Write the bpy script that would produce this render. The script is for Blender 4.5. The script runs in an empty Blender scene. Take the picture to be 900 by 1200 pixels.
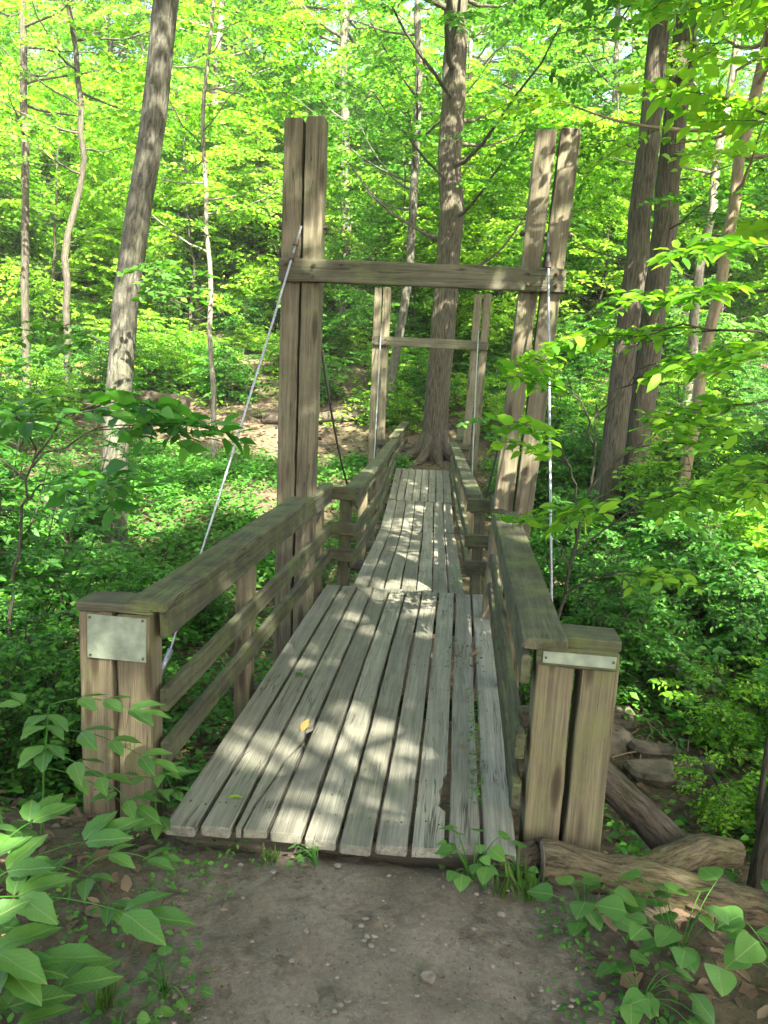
import bpy, math
import numpy as np
from mathutils import Matrix, Vector

S = bpy.context.scene
COL = S.collection
rng = np.random.default_rng(11)
R_ = math.radians

# ------------------------------------------------------------------ camera
CAM_H = 1.68
def set_camera():
    pitch, roll, yaw = R_(9.8), R_(2.6), R_(5.3)
    fw = Vector((-math.sin(yaw)*math.cos(pitch), math.cos(yaw)*math.cos(pitch), -math.sin(pitch)))
    r = Vector((math.cos(yaw), math.sin(yaw), 0)); u = r.cross(fw)
    c, s = math.cos(roll), math.sin(roll)
    r2 = c*r + s*u; u2 = -s*r + c*u
    cam = bpy.data.cameras.new('camera'); co = bpy.data.objects.new('camera', cam)
    cam.sensor_fit = 'VERTICAL'; cam.sensor_height = 36; cam.lens = 27
    cam.clip_start = 0.05; cam.clip_end = 2000
    m = Matrix((r2, u2, -fw)).transposed().to_4x4(); m.translation = (0, 0, CAM_H)
    co.matrix_world = m
    COL.objects.link(co); S.camera = co
set_camera()

# ------------------------------------------------------------------ light
SUN_DIR = Vector((0.34, -0.62, 0.74)).normalized()      # towards the sun: behind the camera, a little right
w = bpy.data.worlds.new('World'); S.world = w; w.use_nodes = True
nt = w.node_tree; nt.nodes.clear()
sky = nt.nodes.new('ShaderNodeTexSky'); sky.sky_type = 'NISHITA'; sky.sun_disc = False
sky.sun_elevation = math.asin(SUN_DIR.z); sky.sun_rotation = math.atan2(SUN_DIR.x, SUN_DIR.y)
sky.dust_density = 5.0; sky.ozone_density = 0.2; sky.air_density = 0.8
bg = nt.nodes.new('ShaderNodeBackground'); bg.inputs['Strength'].default_value = 0.09
wo = nt.nodes.new('ShaderNodeOutputWorld')
nt.links.new(sky.outputs[0], bg.inputs[0]); nt.links.new(bg.outputs[0], wo.inputs[0])
sl = bpy.data.lights.new('sun', 'SUN'); sl.energy = 5.0; sl.angle = R_(0.53); sl.color = (1.0, 0.93, 0.8)
so = bpy.data.objects.new('sun', sl); COL.objects.link(so)
so.rotation_euler = SUN_DIR.to_track_quat('Z', 'Y').to_euler()
S.view_settings.view_transform = 'Standard'; S.view_settings.look = 'None'
S.view_settings.gamma = 1; S.view_settings.use_curve_mapping = False
S.view_settings.exposure = 3.4
S.cycles.max_bounces = 7; S.cycles.diffuse_bounces = 4; S.cycles.glossy_bounces = 2
S.cycles.transmission_bounces = 5; S.cycles.transparent_max_bounces = 4
S.cycles.use_denoising = True
S.cycles.sample_clamp_indirect = 6
try:
    S.cycles.denoiser = 'OPENIMAGEDENOISE'
    S.cycles.denoising_input_passes = 'RGB_ALBEDO_NORMAL'; S.cycles.denoising_prefilter = 'ACCURATE'
except Exception:
    pass

# ------------------------------------------------------------------ object helpers
def tag(o, label=None, cat=None, group=None, kind=None):
    if label: o['label'] = label
    if cat: o['category'] = cat
    if group: o['group'] = group
    if kind: o['kind'] = kind
    return o
def thing(name, label, cat, loc=(0, 0, 0), group=None):
    o = bpy.data.objects.new(name, None); COL.objects.link(o); o.location = loc
    o.empty_display_size = .2
    return tag(o, label, cat, group)
def dup(root, loc, rotz=0., scale=1., label=None, group=None):
    r = root.copy(); COL.objects.link(r); r.location = loc; r.rotation_euler = (0, 0, rotz)
    r.scale = (scale,)*3 if not isinstance(scale, tuple) else scale
    if label: r['label'] = label
    if group: r['group'] = group
    for ch in root.children:
        c = ch.copy(); COL.objects.link(c); c.parent = r
        for g in ch.children:
            d = g.copy(); COL.objects.link(d); d.parent = c
    return r

class MB:
    """collects verts / faces / a wood coordinate per vertex"""
    def __init__(s): s.v = []; s.f = []; s.c = []; s.n = 0; s.m = []
    def add(s, v, f, c=None, m=0):
        v = np.asarray(v, float)
        s.v.append(v); s.c.append(np.asarray(c, float) if c is not None else v.copy())
        s.f += [tuple(i+s.n for i in q) for q in f]; s.m += [m]*len(f); s.n += len(v)
        return s
    def board(s, a, b, side, nrm, wd, th, seg=None, jit=.0015, ch=.006, m=0, wob=0.):
        """timber from a to b (centre line), width wd along side, thickness th along nrm"""
        a, b = np.array(a, float), np.array(b, float)
        L = np.linalg.norm(b-a); ax = (b-a)/L
        side = np.array(side, float); side -= ax*(side@ax); side /= np.linalg.norm(side)
        n2 = np.cross(ax, side); nrm = n2 if n2@np.array(nrm, float) > 0 else -n2
        if seg is None: seg = max(2, int(L/.12))
        hw, ht = wd/2, th/2; c = min(ch, hw*.4, ht*.4)
        prof = np.array([(-hw+c, -ht), (hw-c, -ht), (hw, -ht+c), (hw, ht-c), (hw-c, ht), (-hw+c, ht), (-hw, ht-c), (-hw, -ht+c)])
        off = rng.uniform(0, 40, 3); vs = []; cs = []
        ts = np.linspace(0, 1, seg+1); ph = rng.uniform(0, 6, 2)
        # end chamfer rings
        rings = [(0, 1-1.2*c/hw if hw > c*3 else .8, 0)] + [(t, 1, 1) for t in ts] + [(1, 1-1.2*c/hw if hw > c*3 else .8, 0)]
        for k, (t, sc, inner) in enumerate(rings):
            tt = t*L
            if inner and k == 1: tt = c
            if inner and k == len(rings)-2: tt = L-c
            p = prof*sc + rng.normal(0, jit, (8, 2))
            dx = wob*math.sin(ph[0]+tt*2.1)
            vs.append(a + ax*tt + np.outer(p[:, 0]+dx, side) + np.outer(p[:, 1], nrm))
            cs.append(np.column_stack([np.full(8, tt), p[:, 0], p[:, 1]]) + off)
        nr = len(rings); f = []
        for k in range(nr-1):
            for i in range(8):
                j = (i+1) % 8; f.append((k*8+i, k*8+j, (k+1)*8+j, (k+1)*8+i))
        f.append(tuple(range(7, -1, -1))); f.append(tuple((nr-1)*8+i for i in range(8)))
        s.add(np.vstack(vs), f, np.vstack(cs), m)
        return s
    def slab(s, outline, z0, z1, axis_u=1, m=0):
        """flat plank from an outline in x,y"""
        o = np.array(outline, float); n = len(o); off = rng.uniform(0, 40, 3)
        v = np.vstack([np.column_stack([o, np.full(n, z0)]), np.column_stack([o, np.full(n, z1)])])
        c = np.column_stack([v[:, 1], v[:, 0]-o[:, 0].mean(), v[:, 2]-z0]) + off
        f = [tuple(range(n-1, -1, -1)), tuple(range(n, 2*n))] + [(i, (i+1) % n, n+(i+1) % n, n+i) for i in range(n)]
        s.add(v, f, c, m); return s
    def tube(s, pts, rad, n=8, jit=0., cap=True, m=0, lobes=None):
        pts = np.array(pts, float); k = len(pts)
        rad = np.full(k, rad) if np.isscalar(rad) else np.array(rad, float)
        tan = np.gradient(pts, axis=0); tan /= np.linalg.norm(tan, axis=1)[:, None]+1e-12
        ref = np.array((0, 0, 1.)) if abs(tan[0, 2]) < .9 else np.array((1., 0, 0))
        u = np.cross(tan[0], ref); u /= np.linalg.norm(u)
        an = np.arange(n)/n*2*np.pi; vs = []; cs = []; cum = 0.
        for i in range(k):
            u = u - tan[i]*(u@tan[i]); u /= np.linalg.norm(u); w_ = np.cross(tan[i], u)
            r = rad[i]*(1+rng.normal(0, jit, n)) if jit else np.full(n, rad[i])
            if lobes is not None: r = r*lobes(i/(k-1), an)
            vs.append(pts[i] + np.outer(r*np.cos(an), u) + np.outer(r*np.sin(an), w_))
            if i: cum += np.linalg.norm(pts[i]-pts[i-1])
            cs.append(np.column_stack([np.full(n, cum), rad[i]*np.cos(an), rad[i]*np.sin(an)]))
        f = [(a*n+i, a*n+(i+1) % n, (a+1)*n+(i+1) % n, (a+1)*n+i) for a in range(k-1) for i in range(n)]
        if cap: f += [tuple(range(n-1, -1, -1)), tuple((k-1)*n+i for i in range(n))]
        s.add(np.vstack(vs), f, np.vstack(cs)+rng.uniform(0, 40, 3), m); return s
    def build(s, name, mats, parent=None, smooth=False, loc=None):
        me = bpy.data.meshes.new(name); v = np.vstack(s.v); c = np.vstack(s.c)
        if parent is not None and loc is None: v = v-np.array(parent.location)
        elif loc is not None: v = v-np.array(loc)
        me.from_pydata(v.tolist(), [], s.f)
        at = me.attributes.new('wood_co', 'FLOAT_VECTOR', 'POINT'); at.data.foreach_set('vector', c.astype(np.float32).ravel())
        for m in (mats if isinstance(mats, (list, tuple)) else [mats]): me.materials.append(m)
        if any(s.m): me.polygons.foreach_set('material_index', np.array(s.m, np.int32))
        if smooth: me.polygons.foreach_set('use_smooth', np.ones(len(me.polygons), bool))
        me.update()
        o = bpy.data.objects.new(name, me); COL.objects.link(o)
        if parent is not None: o.parent = parent
        elif loc is not None: o.location = loc
        return o

# ------------------------------------------------------------------ leaves
def _tpl_fine(ns=7, wp=None, serr=0.):
    us = np.linspace(0, 1, ns+1); v = []; f = []
    wp = wp or (lambda u: np.sin(np.pi*min(1, u**.8))**.9*(1-.25*u))
    rows = []
    for k, u in enumerate(us):
        wv = wp(u)*.5
        z = -.045*(2*u-.6)**2+.02
        r = []
        for q in ((-1, -.5, 0, .5, 1) if 0 < k < ns else (0,)):
            jag = serr*(1 if k % 2 else -1)*(abs(q) == 1)
            r.append(len(v)); v.append((u-.0*abs(q), q*wv*(1+jag), z + .13*abs(q)*wv + .02*math.sin(9*u+q*2)))
        rows.append(r)
    for k in range(ns):
        a, b = rows[k], rows[k+1]
        if len(a) == 1: f += [(a[0], b[i+1], b[i]) if False else (a[0], b[i], b[i+1]) for i in range(4)]
        elif len(b) == 1: f += [(a[i], b[0], a[i+1]) for i in range(4)]
        else: f += [(a[i], b[i], b[i+1], a[i+1]) for i in range(4)]
    return np.array(v), f
TPL = {
    'q': (np.array([(0, 0, 0), (.42, -.5, .06), (1, 0, -.06), (.42, .5, .06)]), [(0, 1, 2), (0, 2, 3)]),
    'o': (np.array([(0, 0, 0), (.28, -.46, .05), (.68, -.36, .04), (1, 0, -.08), (.68, .36, .04), (.28, .46, .05), (.5, 0, 0)]),
          [(0, 1, 6), (1, 2, 6), (2, 3, 6), (3, 4, 6), (4, 5, 6), (5, 0, 6)]),
    'm': (np.array([(0, 0, 0), (.1, -.35, .02), (.3, -.62, .0), (.42, -.3, .05), (.72, -.42, -.02), (1, 0, -.08), (.72, .42, -.02), (.42, .3, .05), (.3, .62, 0), (.1, .35, .02), (.4, 0, .0)]),
          [(0, 1, 10), (1, 2, 10), (2, 3, 10), (3, 4, 10), (4, 5, 10), (5, 6, 10), (6, 7, 10), (7, 8, 10), (8, 9, 10), (9, 0, 10)]),
    'f': _tpl_fine(8, None, .06),
    'h': _tpl_fine(8, lambda u: 1.02*max(0., math.sin(math.pi*min(1, u**.58)))**.75 if 0 < u < 1 else 0),
    'b': (np.array([(0, -.5, 0), (.35, -.5, .12), (.7, -.35, .1), (1, 0, -.1), (.7, .35, .1), (.35, .5, .12), (0, .5, 0)]),
          [(0, 1, 5, 6), (1, 2, 4, 5), (2, 3, 4)]),
}
class LB:
    def __init__(s): s.p = []; s.a = []; s.n = []; s.L = []; s.W = []
    def add(s, p, a, n, L, W):
        p = np.atleast_2d(p); k = len(p)
        s.p.append(p); s.a.append(np.broadcast_to(a, (k, 3))); s.n.append(np.broadcast_to(n, (k, 3)))
        s.L.append(np.broadcast_to(L, k)); s.W.append(np.broadcast_to(W, k)); return s
    def arrays(s): return [np.concatenate(x) for x in (s.p, s.a, s.n, s.L, s.W)]
def leaf_geo(tpl, P, A, N, L, W):
    T, F = TPL[tpl]
    A = A/np.linalg.norm(A, axis=1)[:, None]
    N = N-A*(N*A).sum(1)[:, None]; N /= np.linalg.norm(N, axis=1)[:, None]+1e-9
    B = np.cross(N, A)
    V = (P[:, None, :] + T[None, :, 0, None]*(A*L[:, None])[:, None, :] + T[None, :, 1, None]*(B*W[:, None])[:, None, :]
         + T[None, :, 2, None]*(N*L[:, None])[:, None, :])
    return V.reshape(-1, 3), len(T), F
def leaf_obj(name, parts, mats, parent=None, loc=None, twigs=None, smooth=True):
    """parts: list of (template, (P,A,N,L,W), material index); twigs: MB added as the last material"""
    vs = []; loops = []; starts = []; mi = []; co = []; nv = 0; nl = 0
    for tpl, arr, m in parts:
        V, k, F = leaf_geo(tpl, *arr); n = len(arr[0])
        T = TPL[tpl][0]
        base = (np.arange(n)*k)[:, None]
        for q in F:
            loops.append(None)
            starts.append((q, base, nv, m, n))
        loops = [x for x in loops if x is not None]
        vs.append(V); co.append(np.tile(np.column_stack([T[:, 0], T[:, 1], T[:, 2]]), (n, 1))); nv += k*n
    idx = []; sz = []; mats_i = []
    for q, base, off, m, n in starts:
        idx.append((base+np.array(q)[None, :]+off).ravel()); sz.append(np.full(n, len(q))); mats_i.append(np.full(n, m))
    if twigs is not None and twigs.n:
        tv = np.vstack(twigs.v); vs.append(tv); co.append(np.vstack(twigs.c))
        for q in twigs.f: idx.append(np.array(q)+nv)
        sz.append(np.array([len(q) for q in twigs.f])); mats_i.append(np.full(len(twigs.f), len(mats)-1)); nv += len(tv)
    V = np.vstack(vs); I = np.concatenate(idx).astype(np.int32); Z = np.concatenate(sz); M = np.concatenate(mats_i).astype(np.int32)
    if parent is not None and loc is None: V = V-np.array(parent.location)
    elif loc is not None: V = V-np.array(loc)
    me = bpy.data.meshes.new(name)
    me.vertices.add(len(V)); me.vertices.foreach_set('co', V.astype(np.float32).ravel())
    me.loops.add(len(I)); me.loops.foreach_set('vertex_index', I)
    st = np.concatenate([[0], np.cumsum(Z)[:-1]]).astype(np.int32)
    me.polygons.add(len(Z)); me.polygons.foreach_set('loop_start', st)
    try: me.polygons.foreach_set('loop_total', Z.astype(np.int32))
    except Exception: pass
    me.polygons.foreach_set('material_index', M)
    if smooth: me.polygons.foreach_set('use_smooth', np.ones(len(Z), bool))
    for m in mats: me.materials.append(m)
    at = me.attributes.new('wood_co', 'FLOAT_VECTOR', 'POINT'); at.data.foreach_set('vector', np.vstack(co).astype(np.float32).ravel())
    me.update(calc_edges=True); me.validate()
    o = bpy.data.objects.new(name, me); COL.objects.link(o)
    if parent is not None: o.parent = parent
    elif loc is not None: o.location = loc
    return o

# ------------------------------------------------------------------ materials
def mat(name):
    m = bpy.data.materials.new(name); m.use_nodes = True; t = m.node_tree; t.nodes.clear()
    out = t.nodes.new('ShaderNodeOutputMaterial'); p = t.nodes.new('ShaderNodeBsdfPrincipled')
    t.links.new(p.outputs[0], out.inputs[0]); return m, t, p, out
class G:
    def __init__(s, t): s.t = t
    def n(s, typ, **kw):
        x = s.t.nodes.new(typ)
        for k, v in kw.items(): setattr(x, k, v)
        return x
    def l(s, a, b): s.t.links.new(a, b)
    def noise(s, vec, scale, detail=4, rough=.55, dist=0.):
        x = s.n('ShaderNodeTexNoise'); x.inputs['Scale'].default_value = scale; x.inputs['Detail'].default_value = detail
        x.inputs['Roughness'].default_value = rough; x.inputs['Distortion'].default_value = dist
        if vec is not None: s.l(vec, x.inputs['Vector'])
        return x.outputs[0]
    def ramp(s, fac, stops, interp='LINEAR'):
        x = s.n('ShaderNodeValToRGB'); cr = x.color_ramp; cr.interpolation = interp
        while len(cr.elements) < len(stops): cr.elements.new(.5)
        for e, (p, c) in zip(cr.elements, stops):
            e.position = p; e.color = (c, c, c, 1) if np.isscalar(c) else (*c, 1)
        s.l(fac, x.inputs[0]); return x.outputs[0]
    def mix(s, fac, a, b, typ='MIX'):
        x = s.n('ShaderNodeMix', data_type='RGBA', blend_type=typ)
        for v, i in ((fac, 0), (a, 6), (b, 7)):
            if hasattr(v, 'links'): s.l(v, x.inputs[i])
            elif i == 0: x.inputs[0].default_value = v
            else: x.inputs[i].default_value = (*v, 1)
        return x.outputs[2]
    def math(s, op, a, b=0., c=None):
        x = s.n('ShaderNodeMath', operation=op)
        for v, i in ((a, 0), (b, 1), (c, 2)):
            if v is None: continue
            if hasattr(v, 'links'): s.l(v, x.inputs[i])
            else: x.inputs[i].default_value = v
        return x.outputs[0]
    def mapping(s, vec, scale):
        x = s.n('ShaderNodeMapping'); x.inputs['Scale'].default_value = scale; s.l(vec, x.inputs[0]); return x.outputs[0]
    def attr(s, name='wood_co'):
        x = s.n('ShaderNodeAttribute'); x.attribute_name = name; return x.outputs['Vector']
    def bump(s, h, strength=.3, dist=.01, prev=None):
        x = s.n('ShaderNodeBump'); x.inputs['Strength'].default_value = strength; x.inputs['Distance'].default_value = dist
        s.l(h, x.inputs['Height'])
        if prev is not None: s.l(prev, x.inputs['Normal'])
        return x.outputs[0]

def wood(name, dark, light, moss=(.10, .13, .03), moss_amt=.35, knots=.5, rough=.85, stain=.5):
    m, t, p, out = mat(name); g = G(t); co = g.attr()
    geo = g.n('ShaderNodeNewGeometry'); pos = geo.outputs['Position']; rnd = geo.outputs['Random Per Island']
    warp = g.n('ShaderNodeVectorMath', operation='ADD')
    wn = g.n('ShaderNodeTexNoise'); wn.inputs['Scale'].default_value = 2.2; wn.inputs['Detail'].default_value = 2; g.l(co, wn.inputs['Vector'])
    sc = g.n('ShaderNodeVectorMath', operation='SCALE'); sc.inputs['Scale'].default_value = .016; g.l(wn.outputs[1], sc.inputs[0])
    g.l(co, warp.inputs[0]); g.l(sc.outputs[0], warp.inputs[1]); cw = warp.outputs[0]
    g1 = g.noise(g.mapping(cw, (.9, 34, 34)), 1, 8, .72)
    g2 = g.noise(g.mapping(cw, (4, 240, 240)), 1, 4, .65)
    vo = g.n('ShaderNodeTexVoronoi'); vo.inputs['Scale'].default_value = 1; g.l(g.mapping(cw, (2.0, 10, 10)), vo.inputs['Vector'])
    kn = g.ramp(vo.outputs['Distance'], [(.09, 1), (.17, .8), (.26, 0)])
    kn = g.math('MULTIPLY', kn, knots)
    cr = g.noise(g.mapping(cw, (1.0, 26, 26)), 1, 3, .5)
    cr = g.math('ABSOLUTE', g.math('SUBTRACT', cr, .5))
    crack = g.ramp(cr, [(.0, 1), (.018, 0)])
    crm = g.ramp(g.noise(co, 2.5, 2), [(.48, 0), (.62, 1)]); crack = g.math('MULTIPLY', crack, crm)
    base = g.mix(g.ramp(g1, [(.36, 0), (.64, 1)]), dark, light)
    base = g.mix(g.math('MULTIPLY', g.ramp(g2, [(.38, 1), (.56, 0)]), .45), base, tuple(x*.55 for x in dark))
    var = g.math('MULTIPLY_ADD', rnd, .6, .7)
    vv = g.n('ShaderNodeCombineColor'); [g.l(var, vv.inputs[i]) for i in range(3)]
    base = g.mix(1., base, vv.outputs[0], 'MULTIPLY')
    st = g.ramp(g.noise(co, 3.2, 5, .65), [(.35, 0), (.75, stain)])
    base = g.mix(st, base, tuple(x*.45 for x in dark))
    ms = g.ramp(g.noise(pos, 4.5, 6, .7), [(.56-.18*moss_amt, 0), (.74, min(1, moss_amt*1.6))])
    base = g.mix(ms, base, moss)
    base = g.mix(kn, base, (dark[0]*.4, dark[1]*.32, dark[2]*.28))
    base = g.mix(g.math('MULTIPLY', crack, .85), base, tuple(x*.2 for x in dark))
    g.l(base, p.inputs['Base Color']); p.inputs['Roughness'].default_value = rough
    p.inputs['Specular IOR Level'].default_value = .25
    h = g.math('SUBTRACT', g.math('ADD', g.math('MULTIPLY', g1, .5), g.math('MULTIPLY', g2, .5)), g.math('MULTIPLY', crack, 1.2))
    g.l(g.bump(h, .55, .006), p.inputs['Normal'])
    return m

def bark(name, dark, light, scale=(9, 40, 40), lichen=(.16, .175, .13), lich=.3, moss=(.08, .11, .03), moss_amt=.25, bstr=.8):
    m, t, p, out = mat(name); g = G(t); co = g.attr(); pos = g.n('ShaderNodeNewGeometry').outputs['Position']
    n1 = g.noise(g.mapping(co, scale), 1, 8, .7, .15)
    n2 = g.noise(pos, 14, 5, .7)
    base = g.mix(g.ramp(n1, [(.38, 0), (.60, 1)]), dark, light)
    base = g.mix(g.ramp(n2, [(.58, 0), (.66, lich)]), base, lichen)
    base = g.mix(g.ramp(g.noise(pos, 2.6, 4, .6), [(.5, 0), (.68, moss_amt)]), base, moss)
    g.l(base, p.inputs['Base Color']); p.inputs['Roughness'].default_value = .95; p.inputs['Specular IOR Level'].default_value = .15
    g.l(g.bump(n1, bstr, .03, g.bump(n2, .3, .01)), p.inputs['Normal'])
    return m

def leafmat(name, cols, trans=.45, rough=.5, spec=.25, vein=0., tcol=(1.05, 1.3, .45)):
    m, t, p, out = mat(name); g = G(t)
    geo = g.n('ShaderNodeNewGeometry'); rnd = geo.outputs['Random Per Island']
    k = len(cols)
    c = g.ramp(rnd, [((i+.5)/k, cc) for i, cc in enumerate(cols)])
    pn = g.ramp(g.noise(geo.outputs['Position'], .55, 3), [(.3, .72), (.7, 1.22)])
    c = g.mix(1., c, pn, 'MULTIPLY')
    if vein:
        co = g.attr(); sp = g.n('ShaderNodeSeparateXYZ'); g.l(co, sp.inputs[0])
        av = g.math('ABSOLUTE', sp.outputs[1])
        mid = g.ramp(av, [(.012, 1), (.035, 0)])
        sv = g.math('SINE', g.math('MULTIPLY', g.math('SUBTRACT', sp.outputs[0], g.math('MULTIPLY', av, .75)), 52))
        side = g.ramp(sv, [(.93, 0), (1., .6)])
        vm = g.math('MULTIPLY', g.math('MAXIMUM', mid, side), vein)
        c = g.mix(vm, c, (.22, .30, .10))
        bl = g.noise(geo.outputs['Position'], 60, 4)
        c = g.mix(g.ramp(bl, [(.4, 0), (.8, .25)]), c, (.16, .2, .05))
        sp2 = g.noise(geo.outputs['Position'], 130, 2)
        c = g.mix(g.ramp(sp2, [(.70, 0), (.74, .8)]), c, (.16, .10, .035))
        g.l(g.bump(g.math('SUBTRACT', g.math('MULTIPLY', bl, .4), vm), .35, .004), p.inputs['Normal'])
    g.l(c, p.inputs['Base Color']); p.inputs['Roughness'].default_value = rough; p.inputs['Specular IOR Level'].default_value = spec
    tr = g.n('ShaderNodeBsdfTranslucent'); g.l(g.mix(1., c, tcol, 'MULTIPLY'), tr.inputs[0])
    ms = g.n('ShaderNodeMixShader'); ms.inputs[0].default_value = trans
    g.l(p.outputs[0], ms.inputs[1]); g.l(tr.outputs[0], ms.inputs[2]); g.l(ms.outputs[0], out.inputs[0])
    return m

def simple(name, col, rough=.5, metal=0., nscale=20, var=.25, spec=.5, bump=.1):
    m, t, p, out = mat(name); g = G(t); pos = g.n('ShaderNodeNewGeometry').outputs['Position']
    n = g.noise(pos, nscale, 5, .6)
    c = g.mix(g.ramp(n, [(.35, 0), (.7, 1)]), tuple(x*(1-var) for x in col), tuple(min(1, x*(1+var)) for x in col))
    g.l(c, p.inputs['Base Color']); p.inputs['Roughness'].default_value = rough; p.inputs['Metallic'].default_value = metal
    p.inputs['Specular IOR Level'].default_value = spec
    g.l(g.bump(n, bump, .01), p.inputs['Normal']); return m

M = {}
M['deck'] = wood('weathered_deck_wood', (.14, .14, .108), (.265, .26, .205), moss=(.15, .18, .09), moss_amt=.25, knots=.3, stain=.35)
M['span'] = wood('weathered_span_wood', (.155, .154, .116), (.28, .275, .215), moss=(.17, .19, .09), moss_amt=.25, knots=.3, stain=.45)
M['rail'] = wood('mossy_rail_wood', (.04, .04, .025), (.11, .107, .066), moss=(.11, .14, .04), moss_amt=.55, knots=.35, stain=.6)
M['post'] = wood('tan_post_wood', (.09, .077, .047), (.20, .17, .10), moss=(.13, .155, .045), moss_amt=.4, knots=.9, stain=.35)
M['tower'] = wood('grey_tower_wood', (.085, .075, .047), (.22, .195, .125), moss=(.13, .17, .07), moss_amt=.35, knots=.8, stain=.5)
M['beam'] = wood('mossy_beam_wood', (.065, .062, .04), (.16, .155, .10), moss=(.11, .14, .05), moss_amt=.45, knots=.6, stain=.55)
M['under'] = wood('dark_joist_wood', (.05, .045, .03), (.11, .10, .07), moss_amt=.2)  # darker wood tone for the joists, sill and crossbeams under the decks
M['bark_grey'] = bark('pale_grey_bark', (.035, .034, .026), (.13, .125, .095), (7, 30, 30), lich=.55)
M['bark_brown'] = bark('furrowed_brown_bark', (.026, .023, .016), (.125, .11, .078), (5, 62, 62), lich=.25, bstr=1.)
M['bark_dark'] = bark('dark_twig_bark', (.032, .029, .021), (.085, .078, .058), (6, 50, 50), lich=.2)
M['bark_tan'] = bark('tan_smooth_bark', (.13, .105, .06), (.25, .205, .13), (4, 18, 18), lich=.3)
M['bark_pale'] = bark('pale_slender_bark', (.08, .073, .055), (.22, .20, .155), (6, 34, 34), lich=.3, moss_amt=.1)
M['log'] = bark('mossy_log_bark', (.045, .036, .02), (.185, .15, .085), (13, 62, 62), lich=.25, moss=(.12, .15, .03), moss_amt=.6)
M['logdark'] = bark('rotten_dark_log', (.02, .017, .012), (.11, .09, .065), (9, 60, 60), lich=.1, moss_amt=.3)
M['cut'] = simple('cut_log_end', (.20, .16, .11), .9, nscale=60)
M['leaf_canopy'] = leafmat('canopy_leaf', [(.085, .23, .022), (.13, .32, .026), (.19, .41, .03), (.27, .48, .035)], .5)
M['leaf_maple'] = leafmat('maple_leaf', [(.05, .165, .02), (.08, .225, .024), (.115, .29, .028)], .5)
M['leaf_shrub'] = leafmat('shrub_leaf', [(.04, .15, .024), (.06, .20, .028), (.095, .27, .03)], .45)
M['leaf_yellow'] = leafmat('yellowish_leaf', [(.20, .38, .025), (.28, .46, .035), (.15, .32, .025)], .5)
M['leaf_fore'] = leafmat('broad_foreground_leaf', [(.05, .15, .03), (.08, .21, .04), (.11, .25, .045), (.07, .185, .03)], .40, .42, .35, vein=.6)
M['leaf_cover'] = leafmat('ground_cover_leaf', [(.045, .16, .026), (.07, .23, .03), (.11, .29, .035)], .45)
M['grass'] = leafmat('grass_blade', [(.06, .13, .02), (.1, .18, .03)], .4)
M['litter'] = leafmat('dry_leaf', [(.07, .048, .03), (.13, .088, .053), (.20, .145, .092), (.10, .066, .04)], .15, .8, .2, tcol=(1, .8, .5))
M['dry_orange'] = leafmat('dry_orange_leaf', [(.42, .25, .06), (.5, .32, .1)], .3, .7, .2, tcol=(1, .8, .4))
M['steel'] = simple('galvanised_cable', (.30, .32, .32), .45, .6, 60)
M['darkcable'] = simple('dark_cable', (.06, .06, .055), .6, .3, 60)
M['plate'] = simple('weathered_metal_plate', (.22, .26, .185), .55, .2, 14, .3, bump=.03)
M['bolt'] = simple('rusty_bolt', (.10, .075, .055), .6, .6, 90)
M['rock'] = simple('creek_rock', (.105, .088, .06), .9, 0, 9, .5, bump=.9)

M['pebble'] = simple('pale_pebble', (.15, .13, .098), .9, 0, 30, .4, bump=.3)
def ground_mat():
    m, t, p, out = mat('forest_floor_soil'); g = G(t); pos = g.n('ShaderNodeNewGeometry').outputs['Position']
    n1 = g.noise(pos, 1.1, 6, .6); n2 = g.noise(pos, 16, 6, .7)
    vo = g.n('ShaderNodeTexVoronoi'); vo.inputs['Scale'].default_value = 14; g.l(pos, vo.inputs['Vector'])
    base = g.mix(g.ramp(n2, [(.3, 0), (.7, 1)]), (.04, .031, .02), (.13, .102, .07))
    base = g.mix(g.ramp(vo.outputs['Color'], [(.2, 0), (.9, .6)]), base, (.15, .11, .068))
    base = g.mix(g.ramp(n1, [(.47, 0), (.68, .45)]), base, (.06, .085, .025))
    sp = g.n('ShaderNodeSeparateXYZ'); g.l(pos, sp.inputs[0])                # trodden soil on both sides of the path
    ax = g.math('ADD', g.math('ABSOLUTE', g.math('ADD', sp.outputs[0], .2)), g.math('MULTIPLY', g.math('SUBTRACT', g.noise(pos, 3.5, 5, .65), .5), .9))
    tr = g.math('MULTIPLY', g.ramp(ax, [(.62, 1), (1.0, 0)]), g.math('LESS_THAN', sp.outputs[1], 3.0))
    base = g.mix(tr, base, g.mix(g.ramp(n2, [(.35, 0), (.65, 1)]), (.09, .075, .055), (.185, .162, .122)))
    g.l(base, p.inputs['Base Color']); p.inputs['Roughness'].default_value = .95; p.inputs['Specular IOR Level'].default_value = .1
    g.l(g.bump(g.noise(pos, 40, 5, .7), .6, .02, g.bump(n2, .6, .05)), p.inputs['Normal']); return m
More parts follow.
